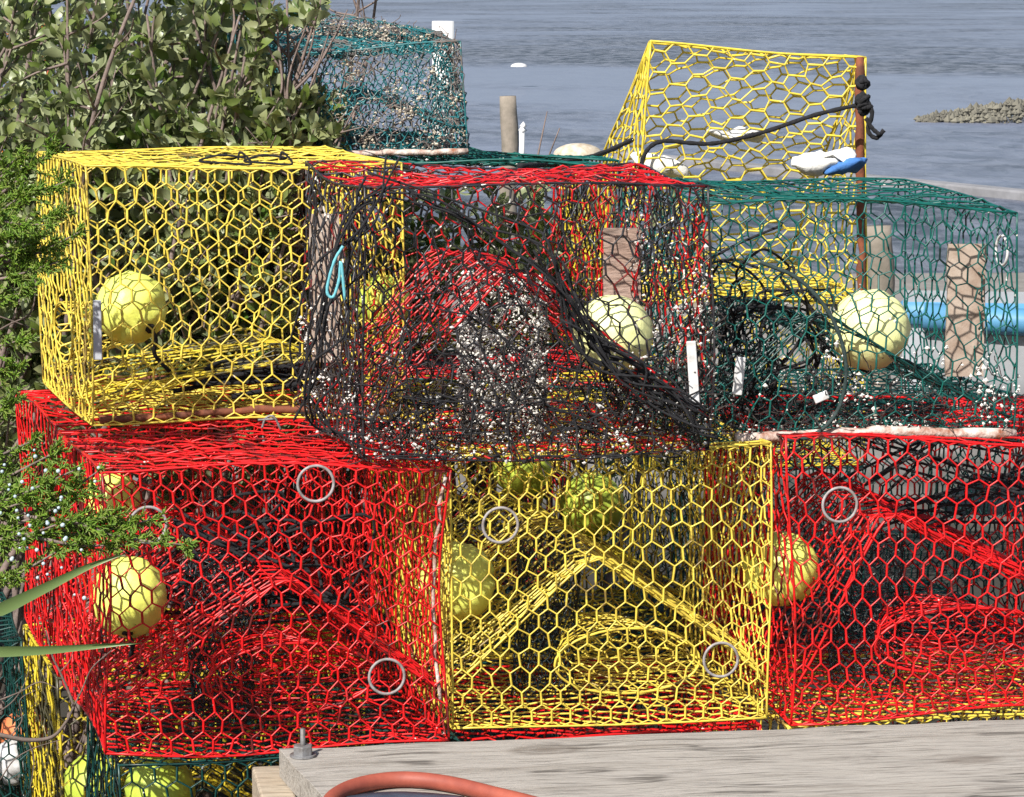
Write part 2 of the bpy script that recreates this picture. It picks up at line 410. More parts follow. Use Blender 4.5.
        mb = MB(); yy = np.linspace(0, 1, 30)
        for xx in (.0, 1.): MB().tube(s.T(f(0*yy+xx, yy)), s.r*1.5, 5).build('partition_edge', mat or s.mat, s.root)
    def funnel(s, face='front', c=(.58, .24), ra=(.26, .13), w0=.06, w1=.5, shrink=.45, mat=None):
        s._circ = .50
        def f(x, y):
            th = x*2*PI; k = 1-(1-shrink)*y
            u = c[0]+ra[0]*k*np.cos(th); v = c[1]+ra[1]*k*np.sin(th)+.03*y; w_ = w0+(w1-w0)*y
            return np.stack([u, v, w_], 1) if face == 'front' else np.stack([w_, v, u], 1)
        s.panel('entrance_funnel', f, mat or s.mat)
        th = np.linspace(0, 1, 33); mb = MB()
        mb.tube(s.T(f(th, 0*th)), s.r*1.5, 5, False)
        return mb.build('funnel_rim', mat or s.mat, s.root)
    def bait(s, u=.35, w=.45, ra=.09, h=.55, mat=None, v0=.01, a=.017):
        s._circ = .36
        def f(x, y):
            th = x*2*PI
            return np.stack([u+ra*np.cos(th), v0+h*y, w+ra*np.sin(th)], 1)
        s.panel('bait_well', f, mat or M['bait'], a=a, r=.0012)
    def ring(s, q, rad=.031, face='front', mat=None, r=.0027):
        c = s.T(np.array([q]))[0]
        qu = np.array(q, float)
        ax = {'front': (0, 1), 'side': (2, 1)}[face]
        e1 = s.C[1]-s.C[0] if face == 'front' else s.C[3]-s.C[0]; e1 = e1/np.linalg.norm(e1)
        e2 = np.array([0, 0, 1.]); n = np.cross(e1, e2)
        th = np.linspace(0, 2*PI, 41); mb = MB()
        mb.tube(c+n*.002+rad*(np.cos(th)[:, None]*e1+np.sin(th)[:, None]*e2), r, 8, False)
        mb.build('escape_ring', mat or M['ring'], s.root)
    def bar(s, q0, q1, r=.006, mat=None, name='ballast_bar'):
        t = np.linspace(0, 1, 16)[:, None]; P = s.T(np.array(q0)*(1-t)+np.array(q1)*t)
        P += np.random.default_rng(3).normal(0, .0012, P.shape)
        MB().tube(P, r*np.random.default_rng(4).uniform(.8, 1.2, 16), 8).build(name, mat or M['rust'], s.root)
    def crust(s, regions, n, size=(.0012, .0038), name='barnacles', mat=None):
        """regions: list of (face, umin, umax, vmin, vmax, weight)"""
        C = []
        for (fn, a0, a1, b0, b1, wt) in regions:
            k = int(n*wt); x = s.g.uniform(a0, a1, k); y = s.g.beta(1.2, 1.8, k)*(b1-b0)+b0
            nc = max(3, k//22); cx_ = s.g.uniform(a0, a1, nc); cy_ = s.g.beta(1.2, 1.8, nc)*(b1-b0)+b0; ci = s.g.integers(0, nc, k); cl = s.g.random(k) < .7
            x = np.where(cl, np.clip(cx_[ci]+s.g.normal(0, .022, k), a0, a1), x); y = np.where(cl, np.clip(cy_[ci]+s.g.normal(0, .03, k), b0, b1), y)
            f = s.faces[fn] if isinstance(fn, str) else fn
            P = s.T(f(x, y)); C.append(P+s.g.normal(0, .004, P.shape))
        C = np.concatenate(C); mb = MB(); mb.blobs(C, s.g.uniform(size[0], size[1], len(C))*s.g.choice([1, 1, 1, 1.6], len(C)))
        tag(mb.build(name, mat or M['barn'], s.root, False), kind='stuff')
    def weed(s, regions, n, L=(.02, .07), r=.0011, mat=None, thick=.012):
        P = []; Q = []
        for (fn, a0, a1, b0, b1, wt) in regions:
            k = int(n*wt); x = s.g.uniform(a0, a1, k); y = s.g.beta(1.1, 1.6, k)*(b1-b0)+b0
            f = s.faces[fn] if isinstance(fn, str) else fn
            p = s.T(f(x, y))+s.g.normal(0, thick*.4, (k, 3))
            d = s.g.normal(0, 1, (k, 3))*np.array([.8, .5, 1.]); d /= np.linalg.norm(d, axis=1, keepdims=True)
            for q_ in range(3):
                l = s.g.uniform(L[0], L[1], (k, 1))/3; p2 = p+d*l; P.append(p); Q.append(p2); p = p2
                d = d+s.g.normal(0, .45, (k, 3)); d /= np.linalg.norm(d, axis=1, keepdims=True)
        mb = MB().segs(np.concatenate(P), np.concatenate(Q), r, 3)
        tag(mb.build('dried_seaweed', mat or M['weed'], s.root), kind='stuff')
    def slat(s, px0, px1, py0, py1, Y, mat=None):
        a_ = at(px0, py0, Y); b_ = at(px1, py1, Y)
        c = (a_+b_)/2; mb = MB(); n = 7; V = []
        zs = np.linspace(b_[2], a_[2], n); g = s.g
        for z in zs:
            e = g.normal(0, .0015, 2)
            for (x, y) in ((a_[0]+e[0], Y-.006), (b_[0]+e[1], Y-.006), (b_[0]+e[1], Y+.006), (a_[0]+e[0], Y+.006)): V.append((x, y, z))
        Fq = [[i*4+k, i*4+(k+1) % 4, i*4+4+(k+1) % 4, i*4+4+k] for i in range(n-1) for k in range(4)]+[[3, 2, 1, 0], [n*4-4, n*4-3, n*4-2, n*4-1]]
        return mb.add(V, Fq).build('wooden_slat', mat or M['slat'], s.root, False)
    def tagplate(s, pts, wd, Y, mat=None):
        a_ = at(*pts[0], Y); b_ = at(*pts[1], Y); d = b_-a_; L = np.linalg.norm(d); d /= L
        x = np.cross(d, [0, 1, 0]); x /= np.linalg.norm(x); y = np.cross(d, x)
        o = MB().box((a_+b_)/2, (wd, .004, L), [x, y, d]).build('plastic_tag', mat or M['tag'], s.root, False); bevel(o, .004, 3); return o

def box_corners(px, Y, Z, wd, dp, ht, yf=11, yd=15, ztop=None, dh=(0, 0, 0, 0)):
    """front left bottom corner seen at column px at distance Y, height Z"""
    X = xat(px, Y, Z); a_, b_ = math.radians(yf), math.radians(yd)
    fl = np.array([X, Y, Z]); fr = fl+np.array([math.cos(a_), math.sin(a_), 0])*wd
    dv = np.array([-math.sin(b_), math.cos(b_), 0])*dp
    bot = [fl, fr, fr+dv, fl+dv]
    return bot+[p+np.array([0, 0, ht+dh[i]]) for i, p in enumerate(bot)]

# ------------------------------------------------------------------ buoys
def buoy(px, py, Y, r, label, mat='buoy', squash=1.0, hole=(.35, -.5), tilt=0, group='yellow foam buoys in the pots', band=False, stem=True):
    c = at(px, py, Y); base = c-np.array([0, 0, r])
    t = thing('foam_buoy', base, label, 'buoy', group)
    nu, nv = 32, 20; V = []; hx = np.array([hole[0], -math.sqrt(max(0, 1-hole[0]**2-hole[1]**2)), hole[1]])
    g = Warp(.0022, int(px*7+py)); rnd = np.random.default_rng(int(px))
    for j in range(nv+1):
        ph = PI*j/nv
        for i in range(nu):
            th = 2*PI*i/nu
            d = np.array([math.sin(ph)*math.cos(th), math.sin(ph)*math.sin(th), math.cos(ph)*squash])
            dd = d/np.linalg.norm(d); k = 1.0
            ang = math.acos(np.clip(abs(dd @ hx), -1, 1))
            if dd @ hx > 0: k -= .10*math.exp(-(ang/.22)**2)
            if band: k -= .17*math.exp(-((dd @ np.array([.62, -.25, -.74])-.52)/.05)**2)
            V.append(d*k*r)
    V = np.array(V); V = V+g(V*18)+c; V += rnd.normal(0, .0002, V.shape)
    Fq = [[j*nu+i, (j+1)*nu+i, (j+1)*nu+(i+1) % nu, j*nu+(i+1) % nu] for j in range(nv) for i in range(nu)]
    mesh_from('float_body', V, np.array(Fq), M[mat], t)
    if stem:
        p = c+hx*r*.90
        MB().tube([c+hx*r*.5, p, p+hx*.008], .010, 10).build('dark_bore', M['dark'], t)  # near-black cylinder painting the shade inside the bore hole
        q = p+hx*.006
        MB().tube(smooth_path([c+hx*r*.8, q, q+np.array([.01, -.004, -.02]), q+np.array([.005, .012, -.05]), q+np.array([.03, .03, -.085])], 5), .0042, 6).build('rope_end', M['rope'], t)
    return t

# ------------------------------------------------------------------ ropes
def rope(paths, label, mat='rope', r=.0042, group=None, name='rope', knots=(), cat='rope', sides=6):
    P0 = np.concatenate([np.asarray(p, float) for p in paths]); base = np.array([P0[:, 0].mean(), P0[:, 1].mean(), P0[:, 2].min()])
    mb = MB()
    for p in paths:
        q = smooth_path(p, 7); n = len(q)
        mb.tube(q, r*(1+.12*np.sin(np.arange(n)*2.1)), sides)
    for k in knots:
        k = np.asarray(k, float)
        for a_ in range(5):
            th = np.linspace(0, 2*PI, 12); ax = RNG.normal(0, 1, 3); ax /= np.linalg.norm(ax); e1 = np.cross(ax, [0, 0, 1.]); e1 /= np.linalg.norm(e1); e2 = np.cross(ax, e1)
            mb.tube(k+(np.cos(th)[:, None]*e1+np.sin(th)[:, None]*e2)*r*2.2+RNG.normal(0, r*.6, 3), r, sides)
    o = mb.build(name, M[mat], None, True, base)
    return tag(o, label, cat, group)
def pxpath(pts, Y, jit=0, amp=0.0):
    out = []
    for p in pts:
        y = Y if len(p) == 2 else p[2]
        out.append(at(p[0]+random.gauss(0, jit), p[1]+random.gauss(0, jit), y+random.gauss(0, amp)))
    return out

# ================================================================== SETTING
def sheet(name, zf, x0, x1, ys, nx, mat):
    xs = np.linspace(x0, x1, nx); X, Y = np.meshgrid(xs, ys); Z = zf(X, Y)
    V = np.stack([X.ravel(), Y.ravel(), Z.ravel()], 1); ny = len(ys)
    Fq = [[j*nx+i, j*nx+i+1, (j+1)*nx+i+1, (j+1)*nx+i] for j in range(ny-1) for i in range(nx-1)]
    o = mesh_from(name, V, np.array(Fq), mat); return tag(o, kind='structure')
# water / mud flats
m, t, b = newmat('tidal_water'); M['water'] = m
geo = N(t, 'ShaderNodeNewGeometry')
mp = N(t, 'ShaderNodeMapping'); t.links.new(geo.outputs['Position'], mp.inputs[0]); mp.inputs['Scale'].default_value = (.09, .085, 1)
n1 = N(t, 'ShaderNodeTexNoise', Scale=1.0, Detail=9, Roughness=.68, Distortion=.5); t.links.new(mp.outputs[0], n1.inputs['Vector'])
sp = N(t, 'ShaderNodeSeparateXYZ'); t.links.new(geo.outputs['Position'], sp.inputs[0])
chn = N(t, 'ShaderNodeMapRange'); chn.inputs[1].default_value = 20; chn.inputs[2].default_value = 100; t.links.new(sp.outputs[1], chn.inputs[0])
chr_ = ramp(t, chn.outputs[0], [(.0, (.60,)*3), (.10, (.56,)*3), (.26, (.45,)*3), (.48, (.41,)*3), (.60, (.62,)*3), (.9, (.50,)*3)])
ad = N(t, 'ShaderNodeMath', operation='ADD'); t.links.new(n1.outputs[0], ad.inputs[0]); t.links.new(chr_.outputs[0], ad.inputs[1])
hf = N(t, 'ShaderNodeMath', operation='MULTIPLY'); hf.inputs[1].default_value = .5; t.links.new(ad.outputs[0], hf.inputs[0])
mud = ramp(t, hf.outputs[0], [(.45, (.12,)*3), (.56, (1, 1, 1))])
mp2 = N(t, 'ShaderNodeMapping'); t.links.new(geo.outputs['Position'], mp2.inputs[0]); mp2.inputs['Scale'].default_value = (2.6, 1.2, 1)
n2 = N(t, 'ShaderNodeTexNoise', Scale=1.0, Detail=8, Roughness=.7, Distortion=.6); t.links.new(mp2.outputs[0], n2.inputs['Vector'])
fine = ramp(t, n2.outputs[0], [(.40, (.035, .042, .058)), (.60, (.19, .205, .25))])
colr = mixc(t, mud.outputs[0], (.18, .20, .28), fine.outputs[0])
t.links.new(colr, b.inputs['Base Color'])
t.links.new(mixc(t, mud.outputs[0], (.30,)*3, (.42,)*3), b.inputs['Roughness'])
b.inputs['Specular IOR Level'].default_value = .5
hm = N(t, 'ShaderNodeMath', operation='MULTIPLY'); t.links.new(n2.outputs[0], hm.inputs[0]); t.links.new(mixc(t, mud.outputs[0], (.12,)*3, (1,)*3), hm.inputs[1])
bp = N(t, 'ShaderNodeBump', Strength=.9, Distance=.12); t.links.new(hm.outputs[0], bp.inputs['Height']); t.links.new(bp.outputs[0], b.inputs['Normal'])
ys = np.concatenate([np.linspace(13, 60, 40), np.geomspace(62, 2500, 30)])
sheet('water', lambda X, Y: 0*X-.35, -900, 900, ys, 24, M['water'])
# bank of grey sand under the stack
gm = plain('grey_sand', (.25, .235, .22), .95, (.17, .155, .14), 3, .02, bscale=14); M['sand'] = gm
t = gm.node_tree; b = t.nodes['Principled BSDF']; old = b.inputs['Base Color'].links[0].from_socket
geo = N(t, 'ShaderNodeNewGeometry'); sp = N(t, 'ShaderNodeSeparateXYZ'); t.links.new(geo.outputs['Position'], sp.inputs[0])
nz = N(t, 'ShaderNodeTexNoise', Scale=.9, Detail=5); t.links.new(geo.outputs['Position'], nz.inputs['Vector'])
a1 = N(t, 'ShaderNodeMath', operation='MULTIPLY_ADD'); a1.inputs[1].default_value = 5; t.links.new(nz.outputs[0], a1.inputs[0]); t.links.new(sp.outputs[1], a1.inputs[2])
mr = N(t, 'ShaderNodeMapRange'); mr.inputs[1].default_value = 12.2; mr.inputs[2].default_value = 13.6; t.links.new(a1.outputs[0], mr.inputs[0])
t.links.new(mixc(t, mr.outputs[0], (.035, .03, .022), old), b.inputs['Base Color'])  # ground around the stack coloured dark to stand for the shade there
wg = Warp(.04, 77)
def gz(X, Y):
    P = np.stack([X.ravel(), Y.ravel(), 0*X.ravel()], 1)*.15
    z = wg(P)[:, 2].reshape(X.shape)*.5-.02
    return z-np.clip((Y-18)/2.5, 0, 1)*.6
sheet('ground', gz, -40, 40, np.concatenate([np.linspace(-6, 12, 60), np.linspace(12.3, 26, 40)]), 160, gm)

# concrete edge of the slip behind on the right
sw = MB(); p0, p1 = atz(700, 160, -.26), atz(1060, 195, -.26)
d = (p1-p0); L = np.linalg.norm(d); d /= L; nrm = np.array([-d[1], d[0], 0])
sw.box((p0+p1)/2+nrm*.12-np.array([0, 0, .10]), (L*1.6, .22, .20), [d, nrm, np.array([0, 0, 1.])])
o = sw.build('seawall', plain('pale_concrete', (.26, .26, .28), .9, (.17, .17, .18), 3, .01), None, False, (p0+p1)/2*np.array([1, 1, 0]))
bevel(o, .02); tag(o, 'pale concrete edge running across the mud behind the green pot', 'seawall')

# old piling
def post(px, py, Y, rad, zb, label, mat='tan', grp=None):
    top = at(px, py, Y); mb = MB(); n = 12; zs = np.linspace(zb, top[2], n)
    pts = [(top[0]+.01*math.sin(i), Y, z) for i, z in enumerate(zs)]
    mb.tube(pts, rad*(1+.06*RNG.normal(0, 1, n)*.5), 14)
    return tag(mb.build('wooden_post', M[mat], None, True, (top[0], Y, zb)), label, 'post', grp)
post(509, 96, 24, .072, -.6, 'short round wooden piling standing in the water left of the yellow pot')
post(880, 226, 11.5, .055, 0, 'wooden post seen through the green wire pot, right of the rusty bar')
post(701, 232, 11.8, .055, 0, 'wooden post seen between the blackened pot and the rope coil')
p = at(522, 130, 21.5)
o = MB().tube([p-[0, 0, .4], p], .02, 8).blobs([p, p+[.01, 0, .03]], .035).build('marker_stake', M['pvc'], None, True, p-[0, 0, .4])
tag(o, 'small white stake beside the round piling in the water', 'stake')
p = at(640+0, 40, 60)
# rock bank in the water on the right
rc = atz(1010, 122, -.35); mb = MB(); rg = np.random.default_rng(9); C = []; R = []
for i in range(3200):
    a_ = rg.uniform(0, 1)**.8; ln = rg.uniform(-1.35, 6)
    half = 1.6*min(1, max(0, (ln+1.35)/2.5))**.6
    y = rg.uniform(-half, half); h = .24*(1-(abs(y)/max(half, .05))**2)*min(1, (ln+1.4)/1.6)
    C.append((rc[0]+ln, rc[1]+y+half*.6, -.37+max(0, h)+rg.uniform(-.02, .05))); R.append(rg.uniform(.02, .05)*rg.choice([1, 1, 1.7]))
mb.blobs(np.array(C)*1.0, np.array(R)*np.array(1.0))
o = mb.build('rock_bank', plain('oyster_rock', (.20, .19, .15), .95, (.10, .095, .08), 2.5), None, False)
tag(o, 'low bank of grey brown rocks lying in the water', 'rocks', kind='stuff')
# debris on the flats
for (px, py, Y, s_, lb, mt) in [(578, 147, 20, .17, 'pale half buried shell shape on the mud behind the green pot', 'shell'), (519, 64, 55, .16, 'tiny white scrap floating on the far water', 'tag')]:
    c = at(px, py, Y); V = []; nu, nv = 16, 6
    for j in range(nv+1):
        for i in range(nu):
            th = 2*PI*i/nu; ph = PI/2*j/nv
            V.append(c+np.array([math.cos(th)*math.cos(ph)*s_, math.sin(th)*math.cos(ph)*s_, math.sin(ph)*s_*.45-.05]))
    Fq = [[j*nu+i, j*nu+(i+1) % nu, (j+1)*nu+(i+1) % nu, (j+1)*nu+i] for j in range(nv) for i in range(nu)]
    o = mesh_from('shell' if mt == 'shell' else 'floating_scrap', V, np.array(Fq), M[mt], None, True, c); tag(o, lb, 'debris')

# blue and white skiff on the bank, seen through the green pot
def skiff():
    c0 = at(962, 330, 9.4); t_ = thing('skiff', (c0[0]+1.0, 9.6, .25), 'grey skiff with a light blue rail, seen through the green pot at the far right', 'boat')
    def sec(k):
        x = c0[0]-.12+k*2.6; wd = .42*math.sin(PI*min(1, .16+k*.6))**.7; return x, wd
    mb = MB(); V = []; n = 14
    for i in range(n+1):
        x, wd = sec(i/n); zt = c0[2]+.02+.05*(1-i/n)**2
        for (f, z) in ((-1, zt), (-.95, zt-.22), (-.6, .3), (0, .25), (.6, .3), (.95, zt-.22), (1, zt)): V.append((x, 9.7+f*wd, z))
    Fq = [[i*7+k, i*7+k+1, (i+1)*7+k+1, (i+1)*7+k] for i in range(n) for k in range(6)]
    mb.add(V, Fq).build('hull', M['hull'], t_)
    rl = MB()
    for f in (-1, 1):
        P = []
        for i in range(n+1):
            x, wd = sec(i/n); P.append((x, 9.7+f*(wd+.01), c0[2]+.02+.05*(1-i/n)**2-.03-(.05 if f > 0 else 0)))
        rl.tube(P, .045, 8)
    rl.build('rail', M['blue_paint'], t_)
    kb = MB(); 
    for x in (.5, 1.8): kb.box((c0[0]+x, 9.7, .13), (.12, .9, .26))
    kb.build('cradle', M['tan'], t_, False)
skiff()

# ================================================================== POTS
G1 = 'stacked wire crab pots'
# ---- bottom tier
def filler(px, Y, Z, mat, label, wd=.57, dp=.53, ht=.485, yf=11, yd=15, seed=1, inner=True, r=.0019, side=3, **kw):
    p_ = Pot('crab_pot', label, box_corners(px, Y, Z, wd, dp, ht, yf, yd), M[mat], .006, seed, G1, r=r, sides=side, a=.040, **kw)
    if inner: p_.partition(.5, .5, .15, .15)
    return p_
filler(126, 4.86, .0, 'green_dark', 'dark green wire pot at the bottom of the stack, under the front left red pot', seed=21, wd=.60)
filler(452, 5.00, .0, 'red', 'red pot in the bottom layer, under the front yellow pot and behind the plank', seed=22)
filler(784, 5.10, .0, 'yellow', 'yellow pot in the bottom layer, under the front right red pot', seed=23, wd=.64)
filler(64, 5.46, .0, 'yellow_old', 'dull yellow pot at the bottom left, behind the dark green pot', seed=24, wd=.6, r=.0023, yd=17)
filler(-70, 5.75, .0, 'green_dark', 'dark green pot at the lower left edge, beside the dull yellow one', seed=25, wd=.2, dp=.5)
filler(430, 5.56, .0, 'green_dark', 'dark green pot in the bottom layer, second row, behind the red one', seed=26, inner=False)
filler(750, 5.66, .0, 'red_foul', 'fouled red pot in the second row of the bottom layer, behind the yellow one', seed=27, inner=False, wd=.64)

# ---- middle tier
def finish_mid(p_, rings, bait_u, fun, part, bait_mat=None):
    p_.partition(*part); p_.funnel('front', *fun); p_.bait(bait_u, .42, .10, .56, bait_mat, a=.014)
    for q in rings: p_.ring((q[0], q[1], -.004))
A = Pot('crab_pot', 'red wire pot at the front left, juniper and grass blades crossing its left side', box_corners(107, 4.845, .502, .59, .54, .497, 11, 16.5), M['red'], .012, 31, G1, r=.00175, jitter=.0017)
finish_mid(A, [(.84, .22), (.62, .93), (.125, .82)], .42, ((.56, .22), (.26, .12)), (.55, .56, .16, .17))
A.bar((.985, .97, .012), (.985, .12, .012), .003, M['rust_white'], 'corner_rod')
B = Pot('crab_pot', 'yellow wire pot at the front centre showing its arched entrance and two grey rings', box_corners(452, 4.995, .508, .575, .54, .492, 9, 12.5), M['yellow'], .007, 32, G1, r=.00165, jitter=.0013)
finish_mid(B, [(.155, .76), (.84, .23)], .38, ((.56, .21), (.23, .12)), (.48, .60, .16, .17))
C_ = Pot('crab_pot', 'red wire pot at the front right with one grey ring near its upper left', box_corners(787, 5.085, .506, .62, .56, .50, 7, 12), M['red'], .011, 33, G1, r=.0018, jitter=.0017)
finish_mid(C_, [(.16, .76)], .36, ((.55, .25), (.27, .12)), (.36, .72, .12, .32))
D2 = filler(60, 5.41, .502, 'red', 'red wire pot behind the front left red pot, under the upper yellow pot', seed=34, wd=.60, dp=.52, ht=.487, yf=11, yd=17, r=.0018)
filler(428, 5.56, .500, 'yellow_old', 'worn yellow pot hidden behind the front yellow pot with two dull buoys', seed=35, wd=.57, ht=.485)
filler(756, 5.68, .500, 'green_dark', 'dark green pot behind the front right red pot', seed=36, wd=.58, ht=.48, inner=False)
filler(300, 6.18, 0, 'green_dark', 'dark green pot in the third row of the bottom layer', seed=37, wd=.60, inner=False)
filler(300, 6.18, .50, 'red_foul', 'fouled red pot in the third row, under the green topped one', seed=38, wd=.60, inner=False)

# ---- top tier
D = Pot('crab_pot', 'bright yellow pot at the upper left with an oval hole in its side', box_corners(92, 5.36, 1.0, .585, .55, .478, 9, 18.5), M['yellow'], .005, 41, G1, r=.0017, a=.0375,
        holes={'left_panel': (.52, .29, .17, .12)})
D.funnel('side', (.52, .29), (.17, .12), .0, .22, .7)
D.partition(.70, .24, .06, .08, M['yellow_old'])
D.bar((.02, .02, .01), (.98, .03, .01), .007, M['rust'])
D.bar((.02, .02, .97), (.98, .03, .97), .006, M['rust'])
D.slat(310, 341, 214, 362, 5.40, M['slat_pale'])
D.tagplate(((97, 300), (98, 360)), .016, 5.345, M['tag_grey'])
E = Pot('crab_pot', 'heavily fouled red and black pot at the upper centre, draped in black line', box_corners(366, 4.925, 1.003, .60, .56, .472, 9, 15), M['red_foul'], .009, 42, G1, r=.0016, jitter=.0030,
        mats={'front_panel': M['black_foul'], 'left_panel': M['black_foul'], 'right_panel': M['red_foul'], 'back_panel': M['red_top'], 'top_panel': M['red_top'], 'bottom_panel': M['red'], 'frame': M['black_foul']})
E.partition(.46, .68, .10, .12, M['red_top'])
E.bait(.50, .40, .12, .60, M['bait_white'], a=.015)
E.crust([('front_panel', 0, 1, 0, .25, .14), ('front_panel', 0, 1, 0, .9, .03), ('left_panel', 0, 1, 0, .6, .05), ('bottom_panel', 0, 1, 0, 1, .14), ('right_panel', 0, 1, 0, .9, .12),
         (lambda x, y: np.stack([.50+.12*np.cos(x*2*PI), .02+.6*y, .4+.12*np.sin(x*2*PI)], 1), 0, 1, 0, 1, .9)], 4200, (.0010, .0032))
E.weed([('front_panel', 0, 1, 0, .4, .30), ('left_panel', 0, 1, 0, .45, .10), ('bottom_panel', 0, 1, 0, 1, .06), ('right_panel', 0, 1, 0, 1, .1),
        (lambda x, y: np.stack([.1+.8*x, .05+.5*y*np.sin(PI*x), .3+.2*y], 1), 0, 1, 0, 1, .25)], 1500)
E.slat(603, 640, 228, 350, 5.44)
E.tagplate(((691, 341), (695, 404)), .017, 4.985)
Fp = Pot('crab_pot', 'dark green wire pot at the upper right with a white crusted bar along its foot', box_corners(700, 5.135, 1.003, .580, .56, .435, 8, 13, dh=(.0, -.022, -.02, .005)), M['green'], .012, 43, G1, r=.0015, jitter=.0024)
Fp.partition(.40, .48, .10, .10, M['green_dark'])
Fp.bait(.30, .5, .09, .5, M['bait'])
Fp.bar((.10, .01, -.01), (1.0, .015, -.01), .0095, M['rust_white'])
Fp.slat(948, 983, 244, 376, 5.40, M['slat_pale'])
Fp.tagplate(((741, 357), (737, 395)), .018, 5.125)
Fp.tagplate(((814, 400), (828, 394)), .016, 5.15)
Fp.crust([('front_panel', 0, 1, 0, .5, .25), ('bottom_panel', 0, 1, 0, 1, .5), ('back_panel', 0, 1, 0, .6, .25)], 900)
Fp.weed([('bottom_panel', 0, 1, 0, 1, .6), ('front_panel', 0, 1, 0, .3, .4)], 420)
Fp.ring((.985, .82, .1), .027, 'side', M['tag'])
Hp = Pot('crab_pot', 'open ended green pot whose sagging top shows behind the black and red one', box_corners(334, 5.98, .99, .60, .56, .475, -2, 14, dh=(.0, -.03, -.055, .035)), M['green'], .012, 44, G1, r=.0018, a=.036, mats={'left_panel': M['red_foul'], 'right_panel': M['red_foul'], 'bottom_panel': M['red_top']}, skip=('front_panel', 'back_panel'))
Hp.crust([('top_panel', 0, 1, 0, 1, 1)], 120)

# ---- tilted yellow pot behind, on two old pots
def gc():
    Y = 7.9
    ftl, ftr = at(651, 43, Y), at(866, 58, Y+.05)
    fbl, fbr = at(630, 300, Y-.02), at(866, 300, Y+.03)
    bbl, bbr = at(560, 262, Y+.6), at(790, 258, Y+.65)
    btl, btr = at(649, 44, Y+.09), at(858, 57, Y+.14)
    return [fbl, fbr, bbr, bbl, ftl, ftr, btr, btl]
gcc = gc()
G = Pot('crab_pot', 'yellow wire pot standing tilted against the water with a rusty upright rod', gcc, M['yellow_clean'], .003, 51, 'old pots at the back', r=.0026, a=.054, orient={'front_panel': True, 'back_panel': True}, jitter=.003)
G.bar((.975, .0, -.01), (.975, 1.0, -.01), .0115, M['rust'], 'upright_rod')
G.bar((.52, .0, .9), (.52, .38, .9), .010, M['rust'], 'upright_rod')
filler(640, 7.9, .0, 'green_dark', 'old dark green pot at the foot of the stack behind the rope coil', wd=.62, dp=.6, ht=.47, yf=3, yd=10, seed=52, inner=False)
filler(640, 7.9, .48, 'yellow_old', 'worn yellow pot under the tilted one at the back', wd=.62, dp=.6, ht=.46, yf=3, yd=10, seed=53, inner=False)

# ---- old teal pots on a bench, upper left
def teal(px0, px1, py0, py1, Y, dp, label, seed, a=.03, mat='teal', sl=0, side=25):
    bl, br = at(px0, py1, Y), at(px1, py1, Y); br[2] = bl[2]; tz = at(px0, py0, Y)[2]
    dv = np.array([-math.sin(math.radians(side)), math.cos(math.radians(side)), 0])*dp
    bot = [bl, br, br+dv, bl+dv]; tp = [p_+np.array([0, 0, tz-bl[2]]) for p_ in bot]
    tp[1][2] -= sl; tp[2][2] -= sl
    q_ = Pot('crab_pot', label, bot+tp, M[mat], .012, seed, 'old pots at the back', r=.0014, a=a, sides=3, jitter=.003)
    q_.partition(.5, .5, .2, .2)
    q_.crust([('front_panel', 0, 1, 0, 1, .4), ('top_panel', 0, 1, 0, 1, .1), ('bottom_panel', 0, 1, 0, 1, .3), ('back_panel', 0, 1, 0, 1, .2)], 1500, (.001, .0028), mat=M['shell'])
    q_.weed([('front_panel', 0, 1, 0, 1, .5), ('bottom_panel', 0, 1, 0, 1, .5)], 260, (.02, .05), .0009, M['bark2'])
    return q_
H2 = Pot('crab_pot', 'green pot behind the low green one, the old teal pots resting across both', box_corners(352, 6.57, .99, .60, .50, .475, -2, 14, dh=(-.01, -.05, -.11, .03)), M['green'], .012, 45, G1, r=.0018, a=.030, mats={'left_panel': M['yellow_old'], 'right_panel': M['yellow_old'], 'bottom_panel': M['yellow_old']}, skip=('front_panel', 'back_panel'))
Tl = teal(292, 467, 48, 149, 6.05, .42, 'old teal pot crusted grey on a rusty bar, beside the white pipe', 61, .0165, side=12)
Tl.bar((-.0, -.01, -.02), (1.0, -.01, -.02), .0062, M['rust_white'])
T2 = teal(236, 446, 6, 46, 6.5, .45, 'second teal pot whose rounded top rises behind the crusted one', 62, .024, sl=.075, side=12)
tp = at(443, 21, 6.98)
o = MB().tube([(tp[0], 6.98, 1.43), (tp[0], 6.98, tp[2]-.002), (tp[0], 6.98, tp[2])], .0265, 24).build('pvc_pipe', M['pvc'], None, True, (tp[0], 6.98, 1.43))
bevel(o, .003); tag(o, 'upright white plastic pipe rising behind the old teal pots', 'pipe')

# orange pot glimpsed through the bush
Op = filler(-15, 9.0, 1.12, 'orange', 'orange and pink wire pot glimpsed through the leaves at the top left', wd=.2, dp=.4, ht=.56, seed=71, inner=False, mats={'top_panel': M['pink'], 'frame': M['pink']})
Oz = filler(-30, 8.95, .0, 'green_dark', 'tall dark pot under the orange one behind the leaves', wd=.28, dp=.5, ht=1.11, seed=72, inner=False)

